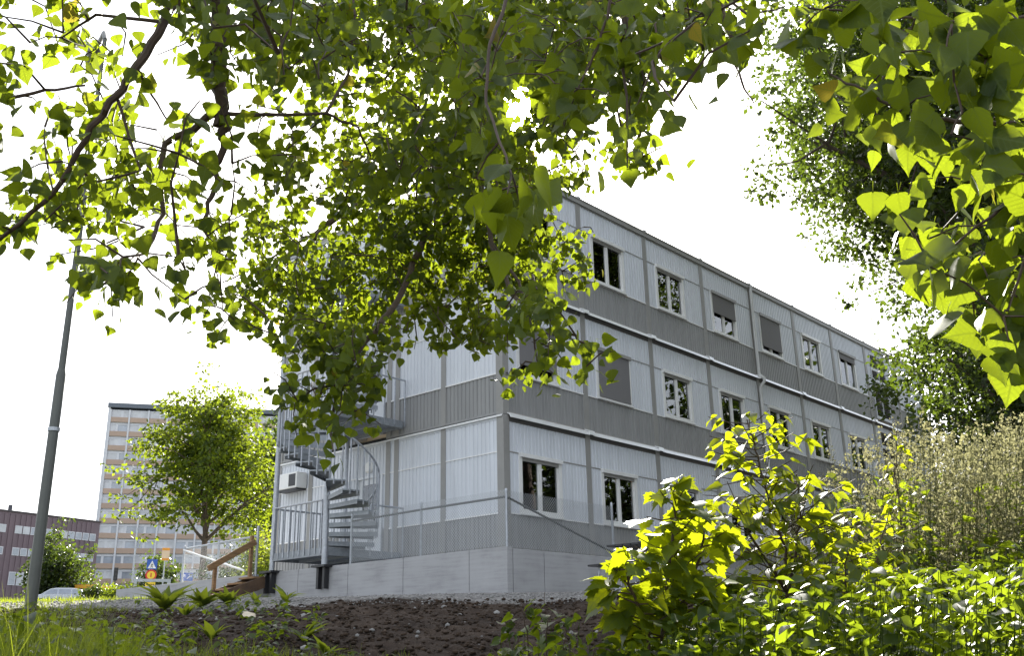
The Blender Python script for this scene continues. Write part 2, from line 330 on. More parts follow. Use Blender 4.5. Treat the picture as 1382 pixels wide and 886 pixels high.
# asphalt road far left
def ribbon(name,pts,w,mat,dz):
    mb=MB(); pts=[np.array(p,float) for p in pts]
    P=[]
    for i in range(len(pts)-1):
        for k in range(12): P.append(pts[i]+(pts[i+1]-pts[i])*k/12)
    P.append(pts[-1]); vs=[]
    for i,p in enumerate(P):
        d=P[min(i+1,len(P)-1)]-P[max(i-1,0)]; d/=np.linalg.norm(d); nn=np.array([-d[1],d[0]])
        for k in range(9):
            q=p+nn*w*(k/8-.5); vs.append((q[0],q[1],gz(*q)+dz))
    fs=[(i*9+k,i*9+k+1,(i+1)*9+k+1,(i+1)*9+k) for i in range(len(P)-1) for k in range(8)]
    mb.add(vs,fs); return tag(mb.build(name,mat),kind='structure')
asph=simple('asphalt',(.055,.055,.058),.85,var=.2,scale=2,bump=.3,bscale=80)
ribbon('road',[st(72,-70)[:2],st(82,-20)[:2],st(84,10)[:2]],8,asph,.05)
ribbon('pavement',[st(66,-70)[:2],st(76,-20)[:2],st(78,10)[:2]],2.4,simple('paving',(.3,.3,.29),.85,var=.1),.07)
# ================================================================== the container building
Z0=.86; H=2.95; W=2.8347; NM=9; DEP=7.88; ROOF=Z0+3*H-.03
TER=.78; PX=-2.1; PY=-1.97
bld=tag(empty('modular_building',(0,0,Z0)),'three storey grey modular building of stacked container units with a row of windows','building')
def FA(u,o,z): return (u,-o,z-Z0)
def FB(u,o,z): return (-o,u,z-Z0)
def ribbed(mb,F,u0,u1,z0,z1,o=.0,pitch=.118,g=.024,dp=.015):
    n=max(1,round((u1-u0)/pitch)); p=(u1-u0)/n; prof=[]
    for i in range(n):
        a=u0+i*p; prof+=[(a,o),(a+p-g*1.6,o),(a+p-g*1.25,o-dp),(a+p-g*.35,o-dp)]
    prof.append((u1,o)); vs=[F(u,oo,z) for z in (z0,z1) for u,oo in prof]; k=len(prof)
    mb.add(vs,[(i,i+1,k+i+1,k+i) for i in range(k-1)])
WL,WR,WB,WT=.539,1.753,.971,2.07; DADO=.864; MID=2.147
def panel_obj(name,F,rects,mat,**kw):
    mb=MB()
    for r in rects: ribbed(mb,F,*r,**kw)
    me=bpy.data.meshes.new(name); me.from_pydata(mb.v,[],mb.f); return link(name,me,mat,bld)
pw=.085
# A side: modules
BL={(2,3):.5,(2,4):.86,(2,6):.16,(1,0):.8,(1,1):1.0}
def window(F,u0,u1,z0,z1,blind=0,curtain=False):
    fr=MB(); fo=.05; ft=.03
    # outer trim + casement frames, mullion
    for (a,b,c,d) in ((u0-.09,u0-.0,z0-.09,z1+.09),(u1,u1+.09,z0-.09,z1+.09),(u0,u1,z0-.09,z0),(u0,u1,z1,z1+.09)):
        fr.box(a,b,-.08,ft,c,d,F)
    m=(u0+u1)/2
    fr.box(m-.035,m+.035,-.065,.004,z0+.003,z1-.003,F)
    for a,b in ((u0,m-.035),(m+.035,u1)):
        for (p,q,r,s_) in ((a+.002,a+.03,z0+.002,z1-.002),(b-.03,b-.002,z0+.002,z1-.002),(a+.03,b-.03,z0+.002,z0+.035),(a+.03,b-.03,z1-.035,z1-.002)):
            fr.box(p,q,-.06,-.015,r,s_,F)
    w=fr.build('window',M['frame'],bld)
    g=MB(); g.box(u0+.01,m-.02,-.042,-.036,z0+.01,z1-.01,F); g.box(m+.02,u1-.01,-.042,-.036,z0+.01,z1-.01,F); g.build('pane',M['glass'],w)
    sl=MB(); sl.box(u0-.10,u1+.10,.032,.075,z0-.105,z0-.075,F); sl.build('sill',M['frame'],w)
    hd=MB(); hd.box(u0-.08,u1+.08,.032,.085,z1+.0,z1+.085,F); hd.build('blind_box',M['frame'] if not blind else M['post'],w)
    if blind:
        b=MB(); zb=z1-(z1-z0)*blind; b.box(u0-.02,u1+.02,.034,.046,zb,z1,F); b.box(u0-.02,u1+.02,.033,.055,zb-.03,zb,F); b.build('blind',M['blind'],w)
    else:
        b=MB(); b.box(u0+.002,u1-.002,-.014,.02,z1-.07,z1-.002,F); b.build('blind_slot',M['post'],w)
    if curtain:
        c=MB(); n=26; vs=[]
        for k in range(n+1):
            u=u0+.01+(u1-u0)*(curtain[0]+curtain[1]*k/n); o=-.12+.02*math.sin(k*1.7)
            vs+= [F(u,o,z0),F(u,o,z1)]
        c.add(vs,[(2*k,2*k+2,2*k+3,2*k+1) for k in range(n)]); c.build('curtain',M['curtain'],w)
    return w
for s in range(3):
    zb=Z0+s*H
    for k in range(NM):
        a=k*W+pw; b=(k+1)*W-pw
        if k==7 and s>0:
            panel_obj('light_panel',FA,[(a,a+.35,zb+.9,zb+H-.16),(a+1.72,b,zb+.9,zb+H-.16),(a+.35,a+1.72,zb+2.62,zb+H-.16)],M['panel'])
            lv=MB(); lf=MB()
            for (z0,z1) in ((zb+2.1,zb+2.6),(zb+1.68,zb+2.0),(zb+.25,zb+1.58)):
                for q in range(int((z1-z0)/.07)):
                    z=z0+.07*q; lv.box(a+.39,a+1.68,-.06,.01,z,z+.02,FA)
                lv.box(a+.37,a+1.70,-.10,-.07,z0,z1,FA)
                for (p,q,r,t_) in ((a+.35,a+.39,z0,z1),(a+1.68,a+1.72,z0,z1),(a+1.01,a+1.06,z0,z1)): lf.box(p,q,-.06,.03,r,t_,FA)
            for (z0,z1) in ((zb+1.58,zb+1.68),(zb+2.0,zb+2.1),(zb+2.6,zb+2.64),(zb+.15,zb+.25)): lf.box(a+.35,a+1.72,-.06,.028,z0,z1,FA)
            x=lf.build('louvre',M['panel'],bld); lv.build('slats',M['louvre'],x)
            panel_obj('grey_panel',FA,[(a,a+.35,zb+.05,zb+DADO)],M['dado']); panel_obj('grey_panel',FA,[(a+1.72,b,zb+.05,zb+DADO)],M['dado'])
        elif k>=7:
            panel_obj('light_panel',FA,[(a,b,zb+DADO+.03,zb+MID-.01),(a,b,zb+MID+.01,zb+H-.16)],M['panel'])
            panel_obj('grey_panel',FA,[(a,b,zb+.05,zb+DADO)],M['dado'])
        else:
            u0,u1=k*W+WL,k*W+WR; z0,z1=zb+WB,zb+WT
            panel_obj('light_panel',FA,[(a,u0-.09,zb+DADO+.03,zb+MID-.012),(u1+.09,b,zb+DADO+.03,zb+MID-.012),(u0-.09,u1+.09,z1+.09,zb+MID+.012) if z1+.09<zb+MID else (a,b,zb+MID+.012,zb+H-.16),(a,b,zb+MID+.012,zb+H-.16)] if z1+.09<zb+MID else [(a,u0-.09,zb+DADO+.03,zb+MID-.012),(u1+.09,b,zb+DADO+.03,zb+MID-.012),(a,b,zb+MID+.012,zb+H-.16)],M['panel'])
            panel_obj('grey_panel',FA,[(a,b,zb+.05,zb+DADO)],M['dado'])
            window(FA,u0,u1,z0,z1,BL.get((s,k),0),curtain={(2,1):(.02,.96),(1,4):(.55,.42),(0,0):(.03,.2),(2,5):(.6,.38),(1,6):(.02,.3),(2,2):(.0,.22)}.get((s,k)))  # top-floor curtain made full width to pale its pane like reflected sky
        # trims of this module: ledge, mid strip, rails
        t=MB()
        if not(k==7 and s>0):
            t.box(a,b,.001,.022,zb+DADO,zb+DADO+.03,FA)
        t.build('dado_ledge',M['trim'],bld) if t.v else None
        if k<7:
            t=MB(); u0,u1=k*W+WL,k*W+WR
            for p,q in ((a,u0-.09),(u1+.09,b)): t.box(p,q,-.012,.010,zb+MID-.012,zb+MID+.012,FA)
            t.build('panel_joint',M['post'],bld)
        t=MB(); t.box(a,b,-.03,.012,zb+H-.16,zb+H-.02,FA); t.build('top_rail',M['rail'] if s<2 else M['post'],bld)
        t=MB(); t.box(a,b,-.03,.008,zb-.02,zb+.05,FA); t.build('bottom_rail',M['beige'] if s else M['post'],bld)
        if s<2:  # white drip flashing with a raised cap over each seam
            t=MB(); zt=zb+H
            t.prism([(.0,zt+.012),(.012,zt+.03),(.105,zt-.022),(.130,zt-.095),(.115,zt-.095),(.09,zt-.045)],lambda o,z,u:FA(u,o,z),k*W+.10,(k+1)*W-.04)
            t.build('flashing',M['alu'],bld)
            t=MB(); t.prism([(.0,zt+.04),(.014,zt+.06),(.13,zt+.01),(.155,zt-.085),(.14,zt-.085),(.11,zt-.01)],lambda o,z,u:FA(u,o,z),(k+1)*W-.09,(k+1)*W+.12)
            t.build('flashing_cap',M['alu'],bld)
    for k in range(NM+1):
        if k==0: continue
        t=MB(); t.box(k*W-pw,k*W+pw,-.05,.020,zb-.02,zb+H-.03,FA); t.box(k*W-.006,k*W+.006,.012,.0215,zb,zb+H-.04,FA); t.build('post',M['post'],bld)
    # corner post both faces
    t=MB(); t.prism([(0-.022,-.022),(pw*1.9,-.022),(pw*1.9,.05),(.05,.05),(.05,.17),(-.022,.17)],lambda x,y,z:(x,y,z),zb-Z0-.02 if s else 0,zb-Z0+H-.03); t.build('corner_post',M['post'],bld)
# gap + beam behind A side seams
t=MB()
for s in (1,2):
    zb=Z0+s*H; t.box(.03,NM*W,-.3,-.035,zb-.06,zb+.06,FA); t.box(.03,DEP,-.3,-.04,zb-.06,zb+.06,FB)
t.build('storey_gap',M['black'],bld)
# B side
seams=[0,1.7846,3.33,3.62,6.5404,7.88]
hw=.075
for s in range(3):
    zb=Z0+s*H
    for i in range(len(seams)-1):
        a=seams[i]+(.17 if i==0 else hw); b=seams[i+1]-hw
        if i==3:
            # door bay: door opening 3.80..4.62
            d0,d1=3.86,4.66; dt=zb+2.10
            panel_obj('light_panel',FB,[(a,d0-.07,zb+DADO+.03,zb+MID-.012),(d1+.07,b,zb+DADO+.03,zb+MID-.012),(a,b,zb+MID+.012,zb+H-.12)],M['panel'])
            panel_obj('grey_panel',FB,[(d1+.07,b,zb+.05,zb+DADO)],M['dado'])
            f=MB()
            for r in ((d0-.07,d0,zb+.15,dt+.05),(d1,d1+.07,zb+.15,dt+.05),(d0,d1,dt,dt+.05)): f.box(r[0],r[1],-.06,.03,r[2],r[3],FB)
            f.box(d0+.003,d1-.003,-.05,-.01,zb+.15,zb+.95,FB)
            for r in ((d0+.003,d0+.12,zb+.95,dt-.003),(d1-.12,d1-.003,zb+.95,dt-.003),(d0+.12,d1-.12,dt-.14,dt-.003)): f.box(r[0],r[1],-.05,-.01,r[2],r[3],FB)
            f=f.build('door',M['door'],bld); g=MB(); g.box(d0+.12,d1-.12,-.04,-.03,zb+.95,dt-.14,FB); g.build('pane',M['glass'],f)
            h=MB(); h.tube([FB(d1-.06,.0,zb+1.02),FB(d1-.06,.05,zb+1.02),FB(d1-.18,.05,zb+1.02)],.011,8); h.build('handle',M['galv'],f)
            lp=MB(); lp.tube([FB(4.26,.0,zb+2.36),FB(4.26,.05,zb+2.36),FB(4.26,.085,zb+2.36)],[.14,.14,.10],20); lp.build('wall_lamp',M['frame'],bld,smooth=True)
        elif seams[i+1]-seams[i]<.5:
            panel_obj('light_panel',FB,[(a,b,zb+DADO+.03,zb+MID-.012),(a,b,zb+MID+.012,zb+H-.12)],M['panel']); panel_obj('grey_panel',FB,[(a,b,zb+.05,zb+DADO)],M['dado'])
        else:
            panel_obj('light_panel',FB,[(a,b,zb+DADO+.03,zb+MID-.012),(a,b,zb+MID+.012,zb+H-.12)],M['panel']); panel_obj('grey_panel',FB,[(a,b,zb+.05,zb+DADO)],M['dado'])
        t=MB()
        if i!=3: t.box(a,b,.001,.02,zb+DADO,zb+DADO+.032,FB)
        else: t.box(4.74,b,.001,.02,zb+DADO,zb+DADO+.032,FB)
        t.build('dado_ledge',M['trim'],bld)
        t=MB(); t.box(a,b,-.012,.012,zb+MID-.012,zb+MID+.012,FB); t.build('panel_joint',M['trim'],bld)
        t=MB(); t.box(a,b,-.03,.010,zb+H-.12,zb+H-.045,FB); t.build('top_rail',M['panel'],bld)
        if i!=3: t=MB(); t.box(a,b,-.03,.008,zb+.0,zb+.05,FB); t.build('bottom_rail',M['dado'],bld)
    for k in seams[1:]:
        t=MB(); t.box(k-hw,k+hw,-.05,.018,zb,zb+H-.05,FB); t.build('post',M['post'],bld)
    if s<2:
        t=MB(); zt=zb+H; t.prism([(0,zt-.03),(.0,zt-.015),(.05,zt-.04),(.05,zt-.075),(.04,zt-.075),(.04,zt-.05)],lambda o,z,u:FB(u,o,z),.0,DEP); t.build('flashing',M['trim'],bld)
# roof, eaves, back faces, floors inside
t=MB(); zr=ROOF
t.box(-.03,NM*W+.03,-.2,.055,zr-.10,zr+.02,FA); t.build('roof_edge',M['post'],bld)
t=MB(); t.box(-.05,NM*W+.05,-.2,.075,zr+.02,zr+.045,FA)
for k in range(1,NM): t.box(k*W-.06,k*W+.06,-.1,.085,zr+.045,zr+.075,FA)
t.build('roof_capping',M['pipe'],bld)
t=MB(); t.box(.19,DEP,.0,.05,zr-.10,zr+.02,FB); t.box(.19,DEP,-.1,.07,zr+.02,zr+.045,FB); t.build('roof_edge',M['post'],bld)
t=MB(); t.box(.02,NM*W,.02,DEP,zr-.12-Z0,zr+.015-Z0); t.build('roof',M['dado'],bld)
t=MB()
for s in range(3):
    t.box(.1,NM*W,DEP-.05,DEP,s*H,s*H+.9); t.box(.1,NM*W,DEP-.05,DEP,s*H+2.1,min((s+1)*H-.001,zr-.121-Z0))
    for k in range(NM): t.box(max(.1,k*W-.5),k*W+.5,DEP-.049,DEP-.001,s*H+.9,s*H+2.1)  # unseen openings between these piers, added to let daylight into the rooms
t.box(NM*W-.05,NM*W,.06,DEP-.055,0,zr-.12-Z0); t.build('rear_wall',M['panel'],bld)
t=MB()
for s in range(3): 
    t.box(.10,NM*W-.06,.10,DEP-.06,s*H+.0,s*H+.10)
    if s<3: t.box(.10,NM*W-.06,.10,DEP-.06,s*H+H-.25,s*H+H-.16)
for k in range(1,NM,2): t.box(k*W-.04,k*W+.04,.10,DEP-.06,.10,2*H-.3)

t.build('interior',M['inner'],bld)
# wall liner with openings is the panels themselves; downpipe on seam 4
t=MB(); u=4*W
t.tube([FA(u,.10,ROOF-.02),FA(u,.07,ROOF-.16),FA(u,.07,Z0+2*H+.10),FA(u,.10,Z0+2*H+.03),FA(u+.05,.20,Z0+2*H-.06),FA(u+.05,.20,Z0+2*H-.16),FA(u+.0,.09,Z0+2*H-.32),FA(u,.07,Z0+2*H-.4),FA(u,.07,Z0+H+.1),FA(u+.05,.20,Z0+H-.05),FA(u+.05,.20,Z0+H-.16),FA(u,.08,Z0+H-.32),FA(u,.07,Z0+.1)],.048,12)
t.build('downpipe',M['pipe'],bld,smooth=True)
# ventilation unit on B wall: y 6.65..7.58, z 3.0..3.42
t=MB(); t.box(6.68,7.58,.02,.34,3.02,3.42,FB); u_=t.build('wall_unit',M['frame'],bld,bevel=.02)
t=MB(); t.box(6.73,7.0,.341,.35,3.07,3.37,FB); t.build('grille',M['blk'],u_)
t=MB(); t.box(6.70,7.56,.03,.32,2.98,3.018,FB); t.build('underside',M['blk'],u_)
# lit round lamps inside the second ground floor room
for q,(x,y) in enumerate(((4.1,1.0),(4.5,1.6))):
    t=MB(); t.tube([(x,y,H-.42),(x,y,H-.36),(x,y,H-.30)],[.12,.22,.10],16); t.build('ceiling_lamp',M['warm'],bld,smooth=True)
# ================================================================== terrace / plinth
pl=tag(empty('concrete_terrace_wall',(PX,PY,0)),'light grey precast concrete retaining wall under the building and its outdoor stair','retaining wall')
def P3(x0,x1,y0,y1,z0,z1): return (x0-PX,x1-PX,y0-PY,y1-PY,z0,z1)
ys=[PY,-1.05+.0,.69,2.33,3.98,5.0]
for a,b in zip(ys[:-1],ys[1:]):
    t=MB(); t.box(*P3(PX,PX+.14,a+.006,b-.006,-.4,TER)); t.build('panel',M['conc'],pl,bevel=.008)
t=MB(); t.box(*P3(PX,PX+.14,5.62,8.9,-.2,TER-.0)); t.build('panel',M['conc'],pl,bevel=.008)
t=MB(); t.box(*P3(PX+.01,PX+.13,5.006,5.614,-.2,TER-.22)); t.build('panel',M['conc'],pl)
xs=[PX+.146,-1.13,.83,2.8,5.2,8.0,11,14,17,20,23,28]
for a,b in zip(xs[:-1],xs[1:]):
    t=MB(); t.box(*P3(a+.008,b-.008,PY+.0,PY+.14,-.5,TER-.03)); t.build('panel',M['conc'],pl,bevel=.008)
t=MB(); t.box(*P3(PX+.15,28,PY+.15,9.3,-.3,TER-.06)); t.build('paving',simple('terrace_paving',(.30,.30,.30),.85,var=.1),pl)
# return wall at the left end going back
t=MB(); t.box(*P3(PX,PX+.14,8.906,11.9,-.2,TER+.0)); t.build('panel',M['conc'],pl,bevel=.008)
# ================================================================== fences
def chain(P0,P1,z0,z1,pitch=.062,r=.0034):
    """woven wire between two ground points: crossing diagonal wires, clipped to the panel"""
    P0=np.array(P0,float); P1=np.array(P1,float); Lg=np.linalg.norm(P1-P0); d=(P1-P0)/Lg; h=z1-z0; mb=MB()
    nrm_=np.array([-d[1],d[0]]); V=[];Fc=[]
    k=-h
    while k<Lg:
        for sg in (1,-1):
            # line u=k+t, z=t (sg=1) or z=h-t
            ta=max(0,-k); tb=min(h,Lg-k)
            if tb-ta>.02:
                pa=P0+d*(k+ta); pb=P0+d*(k+tb)
                za,zb_=(z0+ta,z0+tb) if sg==1 else (z1-ta,z1-tb)
                a=np.array([*(pa+nrm_*.0015*sg),za]); b=np.array([*(pb+nrm_*.0015*sg),zb_])
                dd=(b-a)/np.linalg.norm(b-a); x=np.array([*nrm_,0]); y=np.cross(dd,x); base=len(V)
                for p in (a,b):
                    for an in (0,2.1,4.2): V.append(p+r*(math.cos(an)*x+math.sin(an)*y))
                Fc+=[(base,base+1,base+4,base+3),(base+1,base+2,base+5,base+4),(base+2,base,base+3,base+5)]
        k+=pitch*1.0
    mb.add(V,Fc); return mb
fx=PX+.06; fy=PY+.06
fe=tag(empty('chain_link_fence',(fx,fy,TER)),'galvanised chain link fence on the concrete wall around the building corner, with a diagonal brace','fence')
def rel(p): return (p[0]-fx,p[1]-fy,p[2]-TER)
def fpost(x,y,z0,z1,par,rl,r=.024):
    t=MB(); t.tube([rl((x,y,z0)),rl((x,y,z1))],r,10); t.tube([rl((x,y,z1)),rl((x,y,z1+.02)),rl((x,y,z1+.05))],[r*1.15,r*1.1,r*.4],10); return t.build('post',M['galv'],par,smooth=True)
for (x,y) in ((fx,fy),(fx,.27),(fx,2.33)): fpost(x,y,TER-.15,1.74,fe,rel)
fpost(1.04,fy,TER-.15,1.78,fe,rel)
def fmesh(A,B,z0,z1,par,rl,org,r=.0040):
    m=chain(A,B,z0,z1,r=r); m.v=[(v[0]-org[0],v[1]-org[1],v[2]-org[2]) for v in m.v]; me=bpy.data.meshes.new('wire_mesh'); me.from_pydata(m.v,[],m.f); return link('wire_mesh',me,M['wire'],par)
fmesh((fx-.03,2.33),(fx-.03,fy),TER+.02,1.76,fe,rel,(fx,fy,TER))
fmesh((fx,fy-.03),(1.04,fy-.03),TER+.0,1.74,fe,rel,(fx,fy,TER))
t=MB(); t.tube([rel((fx,2.33,1.62)),rel((fx,.27,1.64)),rel((fx,fy,1.64))],.021,10); t.build('top_rail',M['pole'],fe,smooth=True)
t=MB(); t.tube([rel((fx,fy,1.64)),rel((1.04,fy,.84))],.021,10); t.build('brace',M['pole'],fe,smooth=True)
f2=(fx,8.75,TER)
fe2=tag(empty('chain_link_fence',f2),'galvanised chain link fence with white diagonal brace behind the wooden steps','fence')
rel2=lambda p:(p[0]-f2[0],p[1]-f2[1],p[2]-f2[2])
for y,z in ((8.75,1.62),(7.2,1.62),(5.64,1.80)): fpost(fx,y,TER-.1,z,fe2,rel2,.03)
fmesh((fx-.03,8.75),(fx-.03,5.64),TER+.02,1.60,fe2,rel2,f2,r=.0013)
t=MB(); t.tube([rel2((fx,8.75,1.58)),rel2((fx,5.64,1.62))],.022,10); t.build('top_rail',M['galv'],fe2,smooth=True)
t=MB(); t.tube([rel2((fx-.05,8.68,1.54)),rel2((fx-.05,6.0,.88))],.022,10); t.build('brace',M['frame'],fe2,smooth=True)
# ================================================================== wooden steps
ws=tag(empty('wooden_steps',(PX,5.3,0)),'short flight of weathered timber steps with a plank handrail beside the concrete wall','steps')
rw=lambda x,y,z:(x-PX,y-5.3,z)
x1=PX-1.35; zg=gz(x1,5.3)+.0
for y in (5.0,5.62):
    t=MB(); t.bar(rw(PX-.0,y,TER-.16),rw(x1,y,zg-.02),.045,.24); t.build('stringer',M['wood2'],ws,bevel=.004)
for k in range(4):
    f=(k+.5)/4.4; x=PX-.1-f*1.2; z=TER-.03-f*(TER-zg-.05)
    t=MB(); t.box(x-.16-PX,x+.13-PX,-.27,.29,z-.04,z); t.build('tread',M['wood'],ws,bevel=.004)
for x,zt in ((PX-.06,1.62),(x1+.42,1.02)):
    t=MB(); t.box(x-.035-PX,x+.035-PX,.345,.415,gz(x,5.6)-.05 if x<PX-.1 else TER-.2,zt); t.build('post',M['wood'],ws,bevel=.004)

def onY(px,py,y):
    d=at(px,py,1)-CAM; return CAM+d*((y-CAM[1])/d[1])
t=MB(); ha,hb=onY(345,732,5.59),onY(281,768,5.59); t.bar(rw(*ha),rw(*hb),.045,.13); t.build('handrail',M['wood'],ws,bevel=.004)
# ================================================================== outdoor spiral stair
sp=tag(empty('spiral_staircase',(-2.14,3.05,0)),'galvanised steel spiral fire stair with railed landings at every storey','staircase')
ZL=[1.10,1.10+H,1.10+2*H]; CX,CY=-2.14,3.05; LY=4.88
rs=lambda x,y,z:(x-CX,y-CY,z)
t=MB(); t.tube([(0,0,.80),(0,0,8.05)],.062,14); t.tube([(0,0,8.05),(0,0,8.09)],.075,14); t.build('centre_pole',M['galv'],sp,smooth=True)
for (x,y,z0,z1,r) in ((CX,LY,.80,ZL[2]+1.1,.058),(-.22,LY,.72,ZL[2]+1.05,.05),(-.22,CY+.02,.72,ZL[0]-.1,.04)):
    t=MB(); t.tube([rs(x,y,z0),rs(x,y,z1)],r,12); t.build('post',M['galv'],sp,smooth=True)
for (x,y) in ((CX,CY),(CX,LY)):
    t=MB(); t.box(x-.17-CX,x+.17-CX,y-.22-CY,y+.22-CY,.755,.798)
    for d in (-.10,.10): t.box(x-.09-CX,x+.02-CX,y+d-.035-CY,y+d+.035-CY,.33,.755)
    t.build('bracket',M['blk'],sp)
for zl in ZL:
    t=MB(); x0,x1_=CX,-.08; y0,y1=CY,LY
    for (a,b,c,d) in ((x0-.03,x0+.02,y0,y1),(x1_-.05,x1_,y0,y1),(x0+.02,x1_-.05,y0-.03,y0+.02),(x0+.02,x1_-.05,y1-.02,y1+.03)): t.box(a-CX,b-CX,c-CY,d-CY,zl-.10,zl+.06)
    n=26
    for i in range(1,n): 
        y=y0+(y1-y0)*i/n; t.box(x0+.02-CX,x1_-.05-CX,y-.004-CY,y+.004-CY,zl-.035,zl-.002)
    n=34
    for i in range(1,n):
        x=x0+(x1_-x0)*i/n; t.box(x-.003-CX,x+.003-CX,.02,y1-y0-.02,zl-.030,zl-.004)
    for x in (x0+.7,x0+1.4): t.box(x-.03-CX,x+.03-CX,.02,y1-y0-.02,zl-.10,zl-.04)
    t.build('landing',M['galvd'],sp)
    # guard rails
    def guard(p,q,nb,name='guard_rail'):
        t=MB(); p=np.array(p);q=np.array(q)
        t.tube([rs(*p,zl+1.03),rs(*q,zl+1.03)],.021,8)
        for i in range(nb+1):
            c=p+(q-p)*i/nb; t.box(c[0]-.012-CX,c[0]+.012-CX,c[1]-.012-CY,c[1]+.012-CY,zl-.06,zl+1.02)
        t.build(name,M['galv'],sp)
    guard((CX-.035,CY+.10),(CX-.035,LY-.06),9); guard((CX+.05,LY+.03),(-.10,LY+.03),10); guard((-.98,CY-.035),(-.06,CY-.035),3)
RAD=1.06; NR=16
for fl in range(2):
    zl=ZL[fl]; hand=[]
    for i in range(15):
        a0=-(i)*math.radians(18); a1=-(i+1)*math.radians(18)-math.radians(3); z=zl+(i+1)*H/NR
        t=MB(); n=4; ang=[a0+(a1-a0)*k/n for k in range(n+1)]
        top=[(.06*math.cos(a),.06*math.sin(a)) for a in (a0,a1)]; outer=[(RAD*math.cos(a),RAD*math.sin(a)) for a in ang]
        poly=[top[0]]+outer+[top[1]]
        t.prism(poly,lambda x,y,h:(x,y,h),z-.028,z)
        # folded front and rear lips, outer end plate
        for aa,hh in ((a0,.085),(a1,.06)):
            c,s_=math.cos(aa),math.sin(aa); t.bar((.07*c,.07*s_,z-.03-hh/2+.0),(RAD*c,RAD*s_,z-.03-hh/2),.006,hh)
        t.build('tread',M['galvd'],sp)
        am=(a0+a1)/2; bm_=MB()
        for q in (a0+math.radians(-4),a0+math.radians(-13)):
            c,s_=math.cos(q),math.sin(q); x,y=(RAD+.012)*c,(RAD+.012)*s_
            zz=z-.10; ht=zl+(-q/math.radians(18))*H/NR+1.0+.09
            bm_.box(x-.011,x+.011,y-.011,y+.011,zz,ht)
        bm_.build('baluster',M['galv'],sp)
    pts=[]
    for k in range(0,61):
        q=-math.radians(270)*k/60; pts.append(((RAD+.012)*math.cos(q),(RAD+.012)*math.sin(q),zl+(-q/math.radians(18))*H/NR+1.09))
    t=MB(); t.tube(pts,.022,8); t.build('handrail',M['galv'],sp,smooth=True)
# ================================================================== far buildings
def facade_frame(name,label,A,Bp,zb,cat='building'):
    """empty at A's foot, local x along the facade, local y away from the viewer"""
    ang=math.atan2(Bp[1]-A[1],Bp[0]-A[0]); o=empty(name,(A[0],A[1],zb),ang); tag(o,label,cat); return o
A=at(150,546,190); Bq=at(372,556,198.2); zb=gz(A[0],A[1])-1
tw=facade_frame('apartment_tower','tall pale apartment block with brown parapet bands, behind the leafy tree',A,Bq,zb)
TH=A[2]-zb; FH=2.78; nfl=14; BW=3.5; nb=12
M['tw_wall']=simple('hazed_tower_concrete',(.60,.61,.64),.7,var=.05,scale=.3)  # whitened concrete, distance haze is mixed into the colour
M['tw_brown']=simple('hazed_tower_brown_panel',(.42,.31,.24),.7,var=.08,scale=.4)  # brown lightened, with the same haze put into the colour
M['tw_glass']=simple('tower_window_glass',(.30,.33,.38),.15,var=.35,scale=.25,spec=.8)
M['tw_blind']=simple('tower_curtain',(.55,.56,.58),.7,var=.2,scale=.5)
t=MB(); t.box(0,nb*BW+.6,.25,12,0,TH-1.0); t.box(-.35,-.0,-.1,12.02,0,TH-.6); t.build('wall',M['tw_wall'],tw)
t=MB(); t.box(-.5,nb*BW+.8,-.3,12.3,TH-.62,TH+.25); t.build('roof_edge',simple('tower_roof_edge',(.12,.14,.17),.6),tw)
for k in range(nb+1):
    t=MB(); t.box(k*BW-.16+.1,k*BW+.16+.1,-.16,.24,0,TH-1.0); t.build('pier',M['tw_wall'],tw)
rr=random.Random(3); rest_s=MB(); rest_w=MB()
for fl in range(nfl):
    z1=TH-1.25-fl*FH; z0=z1-1.25
    for k in range(nb):
        x0,x1=k*BW+.27,(k+1)*BW-.07
        s_=rest_s if (k>=8 or fl>=12) else MB()
        s_.box(x0,x1,-.08,.24,z0-.98,z0-.02)
        if s_ is not rest_s: s_.build('parapet_band',M['tw_brown'],tw)
        w_=rest_w if (k>=8 or fl>=12) else MB()
        w_.cm=0; w_.box(x0,x1,.20,.244,z0+.0,z1)
        typ=rr.random(); w_.cm=1
        w_.box(x0,x1,.10,.19,z1-.0,z1+.16); mx=x0+(x1-x0)*rr.choice((.38,.5,.62)); w_.box(mx-.22,mx+.22,.12,.198,z0,z1)
        w_.cm=2
        if typ<.45: w_.box(x0+.02,x1-.02,.15,.194,z0+.02,z1-.02)
        elif typ<.75: w_.box(x0+.02,mx-.24,.15,.194,z0+.02,z1-.02)
        w_.cm=0
        if w_ is not rest_w: w_.build('window',[M['tw_glass'],M['tw_wall'],M['tw_blind']],tw)
tag(rest_s.build('parapet_bands',M['tw_brown'],tw),kind='stuff'); tag(rest_w.build('windows',[M['tw_glass'],M['tw_wall'],M['tw_blind']],tw),kind='stuff')
